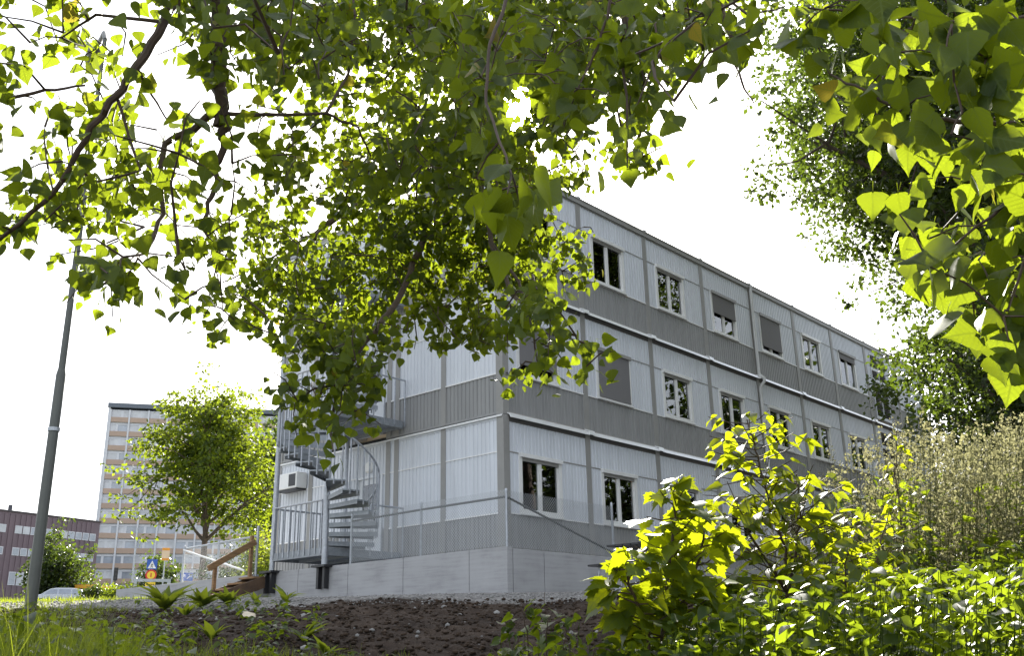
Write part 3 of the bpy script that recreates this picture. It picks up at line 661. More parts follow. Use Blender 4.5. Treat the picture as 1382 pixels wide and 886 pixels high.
# purple-brown office block
def same_z(q,z):
    lo,hi=20,600
    for _ in range(60):
        m=(lo+hi)/2
        if at(*q,m)[2]<z: lo=m
        else: hi=m
    return at(*q,lo)
Ae=at(136,706,158); Aw=same_z((0,689.5),Ae[2]); dd=(Aw-Ae); Aw=Ae+dd*1.35
zb=gz(Ae[0],Ae[1])-1; ob=facade_frame('office_block','low three storey purple brown metal clad office block at the far left',Aw,Ae,zb)
Lo=float(np.linalg.norm((Ae-Aw)[:2])); TH=Ae[2]-zb
M['of_wall']=simple('office_purple_cladding',(.16,.115,.13),.6,var=.1,scale=.5)
t=MB(); t.box(0,Lo,.12,16,0,TH); 
n=int(Lo/.9)
for i in range(n): t.box(i*.9,i*.9+.45,.04,.13,0,TH-.25)
t.build('wall',M['of_wall'],ob)
t=MB(); t.box(-.1,Lo+.1,-.05,16.1,TH+.002,TH+.22); t.build('roof_edge',simple('office_roof_edge',(.07,.06,.065),.6),ob)
for r,(zt,h) in enumerate(((TH-1.9,1.15),(TH-5.1,1.15),(TH-8.6,1.9))):
    x=1.2; g=0
    while x<Lo-1.4:
        if (g%6)<5 and not (r==2 and 14>x>Lo):
            t=MB(); t.cm=0; t.box(x,x+1.15,-.0,.05,zt-h,zt); t.cm=1; t.box(x+.12,x+1.03,-.012,-.001,zt-h+.12,zt-.12); t.build('window',[M['tw_wall'],M['tw_blind'] if rr.random()<.4 else M['tw_glass']],ob)
        x+=1.32; g+=1
ch=at(11,706,150); t=MB(); t.tube([(0,0,0),(0,0,at(11,679,150)[2]-ch[2])],[.35,.3],12)
o=t.build('chimney',simple('chimney_steel',(.06,.06,.07),.5)); o.location=(ch[0],ch[1],ch[2]-2.0+.0); o.scale=(1,1,1.6); tag(o,'thin dark chimney rising behind the office block roof','chimney')
# kiosk with orange fascia
k0=at(103,803,95); ks=facade_frame('kiosk','low grey shed with an orange fascia between the car and the tower',k0,at(130,803,95),k0[2]-2)
t=MB(); t.box(0,2.1,0,3,0,2.55); t.build('wall',M['conc'],ks); t=MB(); t.box(-.15,2.0,-.25,3.1,2.552,2.9); t.build('fascia',simple('orange_fascia',(.75,.35,.03),.6),ks)
# ================================================================== street lamp
lb=at(43,805,12.6); lz=gz(lb[0],lb[1]); ltop=8.6
lm=tag(empty('street_lamp',(lb[0],lb[1],lz)),'tall tapered grey steel street lamp post at the left','lamp post')
zj=at(75,486,12.95)[2]-lz
t=MB(); t.tube([(0,0,-.3),(0,0,zj-.03),(0,0,zj+.05)],[.076,.064,.050],20); t.build('pole',M['pole'],lm,smooth=True)
t=MB(); t.tube([(0,0,zj),(0,0,ltop)],[.047,.034],16); t.build('upper_pole',M['pole'],lm,smooth=True)
t=MB(); t.tube([(0,0,2.35),(0,0,2.40)],.079,20); t.build('band',M['galv'],lm,smooth=True)
t=MB(); t.tube([(0,0,ltop),(.05,.2,ltop+.25),(.25,.9,ltop+.42)],.035,10); t.build('arm',M['pole'],lm,smooth=True)
t=MB(); t.tube([(.2,.8,ltop+.42),(.28,1.0,ltop+.45),(.40,1.4,ltop+.46),(.44,1.5,ltop+.44)],[.06,.12,.12,.04],14); t.build('lamp_head',M['pole'],lm,smooth=True)
# ================================================================== signs, barrier
def face_local(o,loc):  # orient empty so that local -y faces the camera
    a=math.atan2(loc[1]-CAM[1],loc[0]-CAM[0]); o.rotation_euler=(0,0,a-PI/2)
def mk(name,px,py,D,label,cat,zdn=None):
    p=at(px,py,D); z=gz(p[0],p[1]) if zdn is None else zdn; o=empty(name,(p[0],p[1],z)); face_local(o,p); tag(o,label,cat); return o,p[2]-z
blue=simple('sign_blue',(.02,.09,.42),.4,var=.03); white=simple('sign_white',(.75,.75,.75),.4,var=.02); red=simple('sign_red',(.55,.03,.02),.4,var=.03); yel=simple('sign_yellow',(.8,.55,.03),.4,var=.03); blk=M['blk']
mpx=60/F_PX
so,zt=mk('traffic_sign',206,754,60,'crossing sign over a round red and yellow sign with a yellow plate','sign')
t=MB(); t.tube([(0,0,0),(0,0,zt+.05)],.035,8); t.build('post',M['galv'],so)
t=MB(); t.box(-.30,.30,-.06,-.045,zt-.68,zt-.08); b=t.build('crossing_plate',blue,so)
t=MB(); t.prism([(-.24,zt-.62),(.24,zt-.62),(0,zt-.16)],lambda x,z,y:(x,y,z),-.066,-.061); t.build('triangle',white,b)
t=MB(); t.tube([(0,-.07,zt-.30),(0,-.069,zt-.31)],.03,8); 
for (x0,z0_,x1_,z1_) in ((0,-.34,0,-.46),(0,-.46,-.07,-.58),(0,-.46,.06,-.58),(0,-.38,.08,-.43),(0,-.38,-.07,-.45)): t.bar((x0,-.069,zt+z0_),(x1_,-.069,zt+z1_),.03,.006,up=(0,1,0))
t.build('walking_figure',blk,b)
def disc(r,y0,y1,z,n=28):
    t=MB(); t.prism([(r*math.cos(2*PI*i/n),z+r*math.sin(2*PI*i/n)) for i in range(n)],lambda x,zz,y:(x,y,zz),y1,y0); return t
zc=zt-1.02; d=disc(.33,-.045,-.06,zc).build('round_plate',red,so); disc(.235,-.061,-.065,zc).build('yellow_field',yel,d)
t=MB(); t.box(-.035,.035,-.072,-.066,zc-.12,zc+.12); t.build('dark_mark',red,d)
t=MB(); t.box(-.29,.29,-.06,-.045,zt-1.72,zt-1.45); pl_=t.build('yellow_plate',yel,so)
t=MB()
for i in range(5): t.box(-.22+i*.095,-.16+i*.095,-.065,-.061,zt-1.62,zt-1.55)
t.build('lettering',blk,pl_)
so,zt=mk('traffic_sign',224,740,58,'pale orange rectangular sign high on a grey pole','sign')
t=MB(); t.tube([(0,0,0),(0,0,zt)],.04,8); t.build('post',M['galv'],so)
t=MB(); t.box(-.2,.24,-.06,-.045,zt-.75,zt-.0); pp=t.build('plate',simple('sign_pale',(.70,.52,.36),.5,var=.03),so)
t=MB(); t.box(-.19,.23,-.066,-.061,zt-.16,zt-.02); t.box(-.19,.23,-.066,-.061,zt-.74,zt-.62); t.build('orange_band',simple('sign_orange',(.75,.3,.03),.5),pp)
for k,(x,lab) in enumerate(((248,'left one of two low blue direction signs by the fence'),(256,'right one of two low blue direction signs by the fence'))):
    so,zt=mk('direction_sign',x,774,50,lab,'sign'); so['group']='low blue signs by the fence'
    t=MB(); t.tube([(0,0,0),(0,0,zt-.3)],.03,8); t.build('post',M['galv'],so)
    t=MB(); t.box(-.17,.17,-.05,-.035,zt-.40,zt); b=t.build('plate',blue,so)
    t=MB(); t.bar((-.11,-.054,zt-.3),(.06,-.054,zt-.12),.04,.006,up=(0,1,0)); t.bar((.07,-.054,zt-.09),(-.05,-.054,zt-.09),.035,.0065,up=(0,1,0)); t.bar((.08,-.054,zt-.08),(.08,-.054,zt-.22),.035,.007,up=(0,1,0)); t.build('arrow',white,b)
so,zt=mk('height_barrier',183,782,55,'pale horizontal bar between two posts below the signs','barrier')
w=at(226,782,55)-at(183,782,55); wl=float(np.linalg.norm(w))
t=MB(); t.box(0,wl,-.04,.04,zt-.16,zt); t.build('crossbar',M['galv'],so)
for x in (0,wl): t=MB(); t.box(x-.09,x+.09,-.09,.09,0,zt+ (.0 if x else .02)); t.build('post',M['galv'],so)
so,zt=mk('flag_pole',186,712,56,'thin pale pole standing left of the crossing sign','pole')
t=MB(); t.tube([(0,0,0),(0,0,zt)],[.05,.03],10); t.build('mast',M['galv'],so,smooth=True); t=MB(); t.tube([(0,0,0),(0,0,.3)],.08,10); t.build('foot',M['galv'],so)
so,zt=mk('traffic_light',157,768,70,'small dark traffic light seen against the tower','traffic light')
t=MB(); t.tube([(0,0,0),(0,0,zt-.5)],.05,8); t.build('post',M['pole'],so); t=MB(); t.box(-.14,.14,-.12,.12,zt-.85,zt+.05); h=t.build('housing',blk,so)
for q in range(3): disc(.09,-.12,-.15,zt-.13-q*.27,12).build('lens',M['louvre'],h)
# ================================================================== parked car
cp=at(80,806,80); cz=gz(cp[0],cp[1]); ctop=at(80,794.5,80)[2]
car=tag(empty('parked_car',(cp[0],cp[1],ctop-1.50)),'silver estate car parked behind the soil ridge, only roof and windows in view','car'); face_local(car,cp)
silver=simple('silver_paint',(.50,.52,.55),.25,metal=.6,var=.05); tyre=simple('tyre_rubber',(.02,.02,.02),.8); 
prof=[(-2.15,.35),(-2.2,.65),(-2.1,.84),(-1.35,.98),(-.75,1.40),(-.3,1.49),(.9,1.49),(1.6,1.38),(2.05,.95),(2.15,.6),(2.1,.35)]
low=[(-2.15,.35),(-2.2,.65),(-2.1,.84),(-1.35,.98),(1.9,1.0),(2.12,.9),(2.15,.6),(2.1,.35)]
cab=[(-1.38,.975),(-.75,1.40),(-.3,1.49),(.9,1.49),(1.6,1.38),(1.95,.99)]
t=MB(); t.prism(low,lambda x,z,y:(x,y,z),-.85,.85); body=t.build('body',silver,car,bevel=.05)
t=MB(); n=len(cab); vs=[(x,-.82+ (z-.97)*.38,z) for x,z in cab]+[(x,.82-(z-.97)*.38,z) for x,z in cab]
t.add(vs,[tuple(range(n)),tuple(range(n,2*n))[::-1]]+[(i,n+i,n+(i+1)%n,(i+1)%n) for i in range(n)]); t.build('roof',silver,car,bevel=.03)
for x0,x1_,xt0,xt1 in ((-1.12,-.18,-.68,-.18),(-.08,.82,-.08,.82),(.92,1.62,.92,1.42)):
    t=MB()
    for sy in (-1,1):
        q=lambda x,z:(x,sy*(.826-(z-.97)*.38),z); vs=[q(x0,1.02),q(x1_,1.02),q(xt1,1.38),q(xt0,1.38)]; t.add(vs,[(0,1,2,3)])
    t.build('window',M['tw_glass'],car)
for x in (-1.35,1.35):
    for y in (-.78,.78):
        t=MB(); t.tube([(x,y-.1,.33),(x,y+.1,.33)],.33,20); wv=t.build('wheel',tyre,car,smooth=True); t=MB(); t.tube([(x,y-.104,.33),(x,y+.104,.33)],.2,14); t.build('rim',silver,wv)
for y in (-.75,.75):
    t=MB(); t.box(1.96,2.13,y-.09,y+.09,.80,1.12); t.build('tail_light',red,car); t=MB(); t.box(-2.17,-2.02,y-.12,y+.12,.68,.82); t.build('headlight',white,car)
# ================================================================== table half hidden behind the sapling
bp=at(833,752,15.4); bz=gz(bp[0],bp[1]); bn=tag(empty('picnic_table',(bp[0]+.15,bp[1],bz)),'dark plank table on bent steel legs by the concrete wall, half hidden behind the sapling','table')
for y in (-.24,-.08,.08,.24): t=MB(); t.box(.0,1.5,y-.072,y+.072,.72,.75); t.build('top_plank',M['blk'],bn)
for y in (-.62,.62): t=MB(); t.box(.02,1.48,y-.11,y+.11,.44,.47); t.build('seat_plank',M['blk'],bn)
for x in (.2,1.3):
    t=MB(); t.tube([(x,-.25,.71),(x,-.1,.40),(x,-.2,.08),(x,-.5,.02),(x,-.68,.1),(x,-.62,.43)],.02,8); t.tube([(x,.25,.71),(x,.1,.40),(x,.2,.08),(x,.5,.02),(x,.68,.1),(x,.62,.43)],.02,8); t.tube([(x,-.1,.40),(x,.1,.40)],.018,8); t.build('leg_frame',M['galv'],bn,smooth=True)
# ================================================================== trees
def crown_tree(name,loc,height,trunk_h,rx,ry,rz,cz,nclump,per,lsize,mat,label,trunk_r=.14,cat='tree',group=None,seed=1,tpl=KITE,clr=.55,limbs=14,lean=(0,0),hollow=.35,zpow=1.,spread=None,flat=1.,bias=None,taper=0.):
    g=np.random.default_rng(seed); rnd_=random.Random(seed)
    root=tag(empty(name,loc),label,cat,group)
    d=norm(g.normal(size=(nclump,3))); rad=hollow+(1-hollow)*g.random(nclump)**.6
    lump=1+.22*np.sin(d[:,0]*5+seed)+.16*np.sin(d[:,1]*7+d[:,2]*6+seed*2)+.1*g.normal(size=nclump)
    P=d*rad[:,None]*lump[:,None]*np.array([rx,ry,rz]); P[:,:2]*=(1-taper*np.clip(P[:,2:3]/rz,-.6,1)); P[:,2]+=cz; P[:,:2]+=np.array(lean)*((P[:,2:3])/height)
    P=P[P[:,2]>trunk_h*.75]
    # skeleton
    t=MB(); top=height*.9; tp=[(lean[0]*k/6*top/height+.06*rnd_.uniform(-1,1)*k,lean[1]*k/6*top/height+.06*rnd_.uniform(-1,1)*k,top*k/6) for k in range(7)]; tp[0]=(0,0,-.4)
    t.tube(tp,[trunk_r*1.25]+[trunk_r*(1-.14*k) for k in range(1,7)],10); t.build('trunk',M['bark'],root,smooth=True)
    b=MB(); idx=g.permutation(len(P))[:limbs*6]
    main=[]
    for i in idx[:limbs]:
        e=P[i]; z0=min(max(trunk_h*.85,e[2]-np.hypot(e[0],e[1])*.75),top*.9); f=z0/top; k=min(int(f*6),5); s0=np.array(tp[k])+(np.array(tp[k+1])-np.array(tp[k]))*(f*6-k); s0[2]=max(s0[2],.1)
        mpt=(s0+e)/2+np.array([0,0,.12*np.linalg.norm(e-s0)]); b.tube([s0,(s0*.6+mpt*.4)+g.normal(size=3)*.08,mpt,(mpt+e)/2+g.normal(size=3)*.1,e],[trunk_r*.45,trunk_r*.36,trunk_r*.26,trunk_r*.16,trunk_r*.06],6); main+= [mpt,(mpt+e)/2,(s0+mpt)/2]
    main=np.array(main)
    for i in idx[limbs:]:
        e=P[i]; j=np.argmin(((main-e)**2).sum(1)); s0=main[j]; b.tube([s0,(s0+e)/2+g.normal(size=3)*.12,e],[trunk_r*.15,trunk_r*.1,trunk_r*.03],5)
    b.build('branches',M['bark'],root,smooth=True)
    n=len(P)*per; C=np.repeat(P,per,0)
    cr=np.repeat(clr*(.6+.8*g.random(len(P))),per)
    off=norm(g.normal(size=(n,3)))*(g.random((n,1))**.45)*cr[:,None]; off[:,2]*=.65*flat
    pos=C+off; tip=g.normal(size=(n,3))*.7+norm(off)*.8; tip[:,2]-=.45
    nr=g.normal(size=(n,3))*.75; nr[:,2]+=.9
    leaves('foliage',tpl,pos,tip,nr,lsize*(.65+.7*g.random(n)),mat,root)
    return root
# leafy linden in front of the tower; crown measured in the photo
lt=at(271,790,33); z=gz(lt[0],lt[1]); ctr=at(264,640,33); top=at(262,497,33)
crown_tree('linden_tree',(lt[0],lt[1],z),top[2]-z,2.3,2.3,2.3,(top[2]-z-2.0)/2,(top[2]-z+2.2)/2,620,26,.15,M['linden'],'sunlit leafy green tree standing alone in front of the tower',.13,seed=5,clr=.5,limbs=30,lean=(.05,-.05),hollow=.1,flat=.55,taper=.38)
l2=at(362,780,44); z=gz(l2[0],l2[1]); top=at(362,560,44)
crown_tree('linden_tree',(l2[0],l2[1],z),top[2]-z,2.2,1.7,1.7,(top[2]-z-2)/2,(top[2]-z+2)/2,210,30,.2,M['darkleaf'],'darker tree half hidden by the left edge of the grey building',.13,seed=8,clr=.7)
l3=at(72,812,95); z=l3[2]-2.6; top=at(72,722,95)
crown_tree('round_bush_tree',(l3[0],l3[1],z),top[2]-z,.8,2.9,2.9,(top[2]-z)/2,(top[2]-z)/2,330,34,.30,M['darkleaf'],'rounded dark green tree above the parked car','tree',seed=9,clr=.8) if False else crown_tree('round_bush_tree',(l3[0],l3[1],z),top[2]-z,.8,2.9,2.9,(top[2]-z)/2,(top[2]-z)/2,330,34,.30,M['darkleaf'],'rounded dark green tree above the parked car',.15,seed=9,clr=.8)
l4=at(207,800,70); z=l4[2]-1; top=at(205,752,70)
crown_tree('small_tree',(l4[0],l4[1],z),top[2]-z,.5,1.5,1.5,(top[2]-z)/2,(top[2]-z)/2,90,30,.24,M['darkleaf'],'small dark tree behind the crossing sign',.1,seed=10,clr=.7)
def bush(name,px,py,D,rx,rz,n,per,ls,mat,label,seed,cat='bush',group=None,dn=1.0,tpl=KITE,clr=.35,ry=None):
    p=at(px,py,D); z=gz(p[0],p[1]); h=max(.3,p[2]-z)
    return crown_tree(name,(p[0],p[1],z),h,.05,rx,ry or rx,h*.5,h*.52,n,per,ls,mat,label,.03,cat,group,seed,tpl,clr,limbs=10,hollow=.1)
bush('shrub',130,792,40,.6,1,60,30,.11,M['darkleaf'],'low dark shrub in front of the orange kiosk',21)
bush('shrub',168,792,32,.7,1,60,30,.09,M['linden'],'low green shrub left of the barrier',22)
bush('shrub',356,716,30,.9,2.0,90,40,.09,M['grass'],'yellow green shrub behind the timber handrail',23)
bush('shrub',318,742,31,1.1,1.2,60,40,.08,M['darkleaf'],'thin dark shrub seen through the wire of the fence',24)
# large trees on the right
def big(px,py,D,Rx,Rz,n,per,ls,mat,label,seed,ptrunk,clr=.9,hollow=.3,height=None,ry=None,tr=.26):
    c=at(px,py,D); tb=c.copy(); z=gz(tb[0],tb[1]); 
    return crown_tree('poplar_tree' if mat is M['poplar'] else 'broadleaf_tree',(tb[0],tb[1],z),(c[2]-z)+Rz*.95,ptrunk,Rx,ry or Rx,Rz,c[2]-z,n,per,ls,mat,label,tr,seed=seed,clr=clr,limbs=34,hollow=hollow)
big(1345,160,25,5.4,4.4,2400,52,.14,M['darkleaf'],'tall broadleaf tree reaching far above the right end of the building',31,2.0,clr=.52,hollow=.35)
big(1432,500,19,3.0,3.2,1200,54,.105,M['darkleaf'],'dense dark tree in front of the far right end of the building',32,.8,clr=.48)
# unseen directly, mirrored in the windows of the long side
for k,(s_,t_,h) in enumerate(((34,24,13),(27,26,12),(20,22,11),(44,26,13),(12,18,11),(56,30,14))):
    p=st(s_,t_); z=gz(p[0],p[1])
    r_=crown_tree('broadleaf_tree',(p[0],p[1],z),h,2,4.2,4.2,h*.42,h*.55,230,30,.34,M['darkleaf'],'broadleaf tree facing the long side of the building, mirrored in its windows',.25,seed=60+k,clr=1.3,group='trees mirrored in the windows')
# ================================================================== the overhanging poplar
GRID=["03723589999999999999999987530000",
"04650068889988999999999931000000",
"21365346788777899999995000000000",
"55265123565668899499684000000000",
"45791463456778899975283000000000",
"26675672687889999966272000000000",
"54887754877888899963000000000000",
"88865447876688989940000000000000",
"64634468776788888875000000000000",
"00497057888878888877000000000000",
"01530046888787777880000000000000",
"00000003679955659550000000000000",
"00000000263872000657200000000000",
"00000000027760000000000000000000",
"00000000006530000000000000000000",
"00000000001100000000000000000000"]
SKEL=[]  # (polyline of 3D points, radii)
def limb(pts,r0,r1):
    P=[at(x,y,D) for x,y,D in pts]; Q=[]
    for i in range(len(P)-1):
        for k in range(4):
            f=k/4; Q.append(P[i]*(1-f)+P[i+1]*f)
    Q.append(P[-1]); Q=np.array(Q); jit=RG.normal(size=Q.shape)*r0*.22; jit[0]=0; Q=Q+jit
    R=np.linspace(r0,r1,len(Q)); SKEL.append((Q,R)); return Q
limb([(760,-330,6.0),(745,-140,6.4),(705,0,6.8),(668,105,7.0),(620,172,7.2),(575,208,7.3),(520,248,7.4),(462,290,7.4),(412,335,7.4),(372,372,7.3)],.085,.013)
limb([(462,290,7.4),(420,318,7.5),(360,352,7.5),(300,382,7.5)],.014,.005)
limb([(610,180,7.2),(600,235,6.8),(572,320,6.3),(545,390,5.8),(505,450,5.2),(470,490,5.0),(455,520,4.9),(450,590,4.9)],.028,.006)
limb([(455,520,4.9),(425,525,4.9),(400,540,4.9)],.008,.004)
limb([(640,130,7),(645,190,6.4),(650,260,6),(665,330,5.6),(690,395,5.1),(730,430,4.6),(775,455,4.4),(800,470,4.4)],.022,.004)
limb([(665,330,5.6),(700,380,5.2),(720,450,4.8),(725,490,4.8)],.01,.004)
limb([(560,-300,4.0),(420,-160,4.0),(300,-30,4.0),(297,60,4.0),(298,110,4.0),(300,150,4.0),(304,175,4.0),(298,205,4.0),(285,260,4.0),(275,320,3.9)],.05,.006)
limb([(298,145,4.0),(262,173,4.0),(222,193,4.0),(216,240,3.95),(220,290,3.9),(200,335,3.7),(165,360,3.3),(140,385,3.2)],.017,.004)
limb([(300,153,4.0),(360,155,4.1),(440,153,4.3),(482,172,4.4),(505,218,4.5)],.010,.004)
limb([(440,153,4.3),(470,100,4.5),(480,20,4.6),(470,-60,4.8)],.008,.004)
limb([(300,-30,4.0),(240,-10,3.8),(222,30,3.7),(185,92,3.6),(158,132,3.6),(130,160,3.6),(100,215,3.6),(60,275,3.6),(0,322,3.6),(-60,350,3.6)],.022,.006)
limb([(185,92,3.6),(205,128,3.7),(228,165,3.8)],.006,.003)
limb([(-120,155,3.4),(0,135,3.5),(60,122,3.5),(115,116,3.6)],.009,.004)
limb([(158,132,3.6),(190,230,3.6),(110,250,3.6),(60,300,3.6)],.006,.003)
limb([(222,30,3.7),(130,20,3.7),(85,50,3.7)],.008,.003)
limb([(760,-200,5.6),(830,-60,5.2),(845,40,5.0),(860,110,4.9),(866,170,4.8),(858,210,4.8)],.03,.005)
limb([(845,40,5.0),(800,130,5.0),(760,190,5.0),(790,222,5.0)],.009,.003)
limb([(830,-60,5.2),(930,-40,4.8),(975,10,4.4),(985,60,4.3),(1000,112,4.2),(1018,140,4.2)],.014,.003)
limb([(930,-40,4.8),(1010,20,4.4),(1060,10,4.2)],.009,.003)
limb([(745,-140,6.4),(640,-60,6.2),(560,20,6.2),(520,110,6.6)],.03,.008)
limb([(745,-140,6.4),(780,0,6.2),(760,60,6.2),(720,110,6.2)],.03,.008)
# trunk behind and right of the viewer, unseen from here
tb=st(-1.5,3.4); tz=gz(tb[0],tb[1]); 
pop=tag(empty('poplar_tree',(tb[0],tb[1],tz)),'poplar whose leafy branches hang across the top of the view','tree')
O_=np.array([tb[0],tb[1],tz])
fork=np.array([*st(-.8,3.0)[:2],6.2])
tk=MB(); tk.tube([O_-O_+np.array([0,0,-.4]),np.array([0,0,1.5]),(fork-O_)*.6+np.array([0,.1,.5]),fork-O_],[.34,.27,.22,.18],16); tk.build('trunk',M['bark'],pop,smooth=True)
ent=[SKEL[0][0][0],SKEL[6][0][0],SKEL[12][0][0]]
lb_=MB()
for e,r in zip(ent,(.1,.07,.03)):
    m=(fork+e)/2+np.array([0,0,.5]); lb_.tube([fork-O_,m-O_,e-O_],[r*1.3,r*1.1,r],8)
for Q,R in SKEL: lb_.tube([q-O_ for q in Q],R,8)
# cluster nodes from the coverage grid
def depth_at(x,y):
    if x<340: 
        D=3.9
        if 95<x<195 and 330<y<440: D=3.2
    elif x<460 and y<300: D=4.2+(x-340)/120*1.8
    elif y>425 and x<560: D=5.0
    elif x>660 and y>400: D=4.5
    elif x>820: D=4.8
    else: D=6.6
    return D
CL=[] 
for r,row in enumerate(GRID):
    for c,chh in enumerate(row):
        v=int(chh)
        if v==0 or c*40>1100: continue
        cov=min(.985,v/9.3)
        x0,y0=c*40,r*40
        for layer in range(2):
            Dm=depth_at(x0+20,y0+20)
            if Dm<4.4 and layer==1: Dm=Dm+RG.uniform(1.0,2.4)
            if Dm>4.4 and layer==1 and y0<250: Dm=Dm-RG.uniform(.8,2.2)
            ls=.053 if Dm>4.4 else .057; apx=(F_PX*ls/Dm)**2*.62*.62   # mean projected leaf area in px
            tot=-math.log(1-cov)*1600/apx*(.60 if layer==0 else (.45 if Dm>4.4 else .32))*(1.7 if x0>340 else 1.3)
            ncl=tot/6.5; nn=int(ncl)+(RG.random()<ncl-int(ncl))
            for _ in range(nn):
                x=x0+RG.uniform(-2,42); y=y0+RG.uniform(-14,32)
                if math.sin(x*.145+1.3*math.sin(y*.06))*math.sin(y*.16+1.1*math.sin(x*.05+2))<(-.15 if v<8 else -.6) and RG.random()<.75: continue
                if (x-702)**2+(y-143)**2<22**2: continue
                CL.append(at(x,y,Dm+RG.normal()*.32))
# margins beyond the frame so that a step to the side still shows a canopy
for _ in range(330):
    x=RG.uniform(-160,1100); y=RG.uniform(-190,-6); CL.append(at(x,y,(4.0 if x<330 else 6.3)+RG.normal()*.5))
for _ in range(60):
    CL.append(at(RG.uniform(-190,-5),RG.uniform(0,330),3.9+RG.normal()*.4))
CL=np.array(CL)
# connect clusters to the skeleton by growing outwards (nearest node first)
nodes=np.concatenate([Q for Q,R in SKEL]); 
d0=np.sqrt(((CL[:,None,:]-nodes[None])**2).sum(-1)); order=np.argsort(d0.min(1)); nearest=d0.argmin(1)
base=[n for n in nodes]; tw_=MB(); arr=np.zeros((len(nodes)+len(CL),3)); arr[:len(nodes)]=nodes; cnt=len(nodes); dirs=[]
for i in order:
    e=CL[i]; dd_=((arr[:cnt]-e)**2).sum(1); j=int(dd_.argmin()); s0=arr[j]; dist=math.sqrt(dd_[j])
    if dist<.05 or dist>1.2: arr[cnt]=e; cnt+=1; dirs.append((i,np.array([0,0,-1.]))); continue
    m=(s0+e)/2+np.array([0,0,.12*dist])+RG.normal(size=3)*dist*.07
    r=.0022+.0016*min(dist/.3,2)
    tw_.tube([s0-O_,m-O_,e-O_],[r*1.5,r*1.1,r*.7],4,caps=False); arr[cnt]=e; cnt+=1; dirs.append((i,(e-s0)/dist))
lb_.build('limbs',M['twig'],pop,smooth=True); tag(tw_.build('twigs',M['twig'],pop,smooth=True),kind='stuff')
P=[];T=[];Nn=[];Sz=[]
for i,dv in dirs:
    e=CL[i]; k=RG.integers(6,11)
    for q in range(k):
        a=RG.random(); o=-dv*a*.12+RG.normal(size=3)*.038+np.array([0,0,-.02]); P.append(e+o)
        T.append(RG.normal(size=3)*.55+dv*.35+np.array([0,0,-.75])); h=RG.normal(size=3); h[2]*=.55; Nn.append(h); Sz.append((.053 if (e-CAM)@fw>4.6 else .060)*RG.uniform(.55,1.3))
P=np.array(P); keep=np.ones(len(P),bool); w=P-CAM; zz=w@fw; ux=691+F_PX*(w@RT)/zz; uy=443-F_PX*(w@UP)/zz
keep&=~(((ux-702)**2+(uy-143)**2)<14**2)
T=np.array(T); Nn=np.array(Nn); Sz=np.array(Sz); nr_=zz<4.7
for sel,tp_ in ((keep&nr_,POPF),(keep&~nr_,POP)): leaves('foliage',tp_,(P-O_)[sel],T[sel],Nn[sel],Sz[sel],M['poplar'],pop,curl=.3)
# a few larger leaves hanging close in the middle and the near right-hand spray
def spray(name,label,poly_pts,D0,D1,n,size,pop_name='poplar_branch',seed=3,limbs_px=(),cover=None,mat=None,cat='branch'):
    g=np.random.default_rng(seed); O=at(*limbs_px[0][0]); mb=MB(); nodes=[]
    c_=(fork+O)/2+np.array([0,0,.2]); mb.tube([fork-O,c_-O,O*0],[.03,.02,limbs_px[0][-2]],8)
    for Lp,r0,r1 in [(l[:-2],l[-2],l[-1]) for l in limbs_px]:
        Pp=[at(*q) for q in Lp]; Q=[]
        for i in range(len(Pp)-1):
            for k in range(5): Q.append(Pp[i]*(1-k/5)+Pp[i+1]*k/5+g.normal(size=3)*r0*.3)
        Q.append(Pp[-1]); mb.tube([q-O for q in Q],np.linspace(r0,r1,len(Q)),7); nodes+=Q
    nodes=np.array(nodes); pts=[]
    def inside(x,y):
        c=False; j=len(poly_pts)-1
        for i in range(len(poly_pts)):
            xi,yi=poly_pts[i]; xj,yj=poly_pts[j]
            if (yi>y)!=(yj>y) and x<(xj-xi)*(y-yi)/(yj-yi)+xi: c=not c
            j=i
        return c
    xs_=[p[0] for p in poly_pts]; ys_=[p[1] for p in poly_pts]
    while len(pts)<n:
        x=g.uniform(min(xs_),max(xs_)); y=g.uniform(min(ys_),max(ys_))
        if inside(x,y) and (x-702)**2+(y-150)**2>38**2: pts.append(at(x,y,g.uniform(D0,D1)))
    arr=list(nodes); P=[];T=[];Nn=[];Sz=[]
    pts=np.array(pts); dm=np.sqrt(((pts[:,None]-nodes[None])**2).sum(-1)).min(1)
    for i in np.argsort(dm):
        e=pts[i]; A_=np.array(arr); dd_=((A_-e)**2).sum(1); j=dd_.argmin(); s0=A_[j]; dist=math.sqrt(dd_[j])
        if dist>.02: mb.tube([s0-O,(s0+e)/2-O+np.array([0,0,.1*dist]),e-O],[.0022,.0017,.0012],5,caps=False)
        arr.append(e); dv=(e-s0)/max(dist,1e-3)
        for q in range(g.integers(3,6)):
            P.append(e-O+g.normal(size=3)*.03-dv*g.random()*.06+np.array([0,0,-.02])); T.append(g.normal(size=3)*.5+dv*.3+np.array([0,0,-.7])); h=g.normal(size=3); h[2]=h[2]*.6+.15; Nn.append(h); Sz.append(size*g.uniform(.6,1.25))
    root=mb.build('branch',M['twig'],pop,smooth=True); root.location=tuple(O-O_); root['label']=label
    leaves('foliage',POPF,P,T,Nn,np.array(Sz),mat or M['poplar'],root,curl=.4); return root
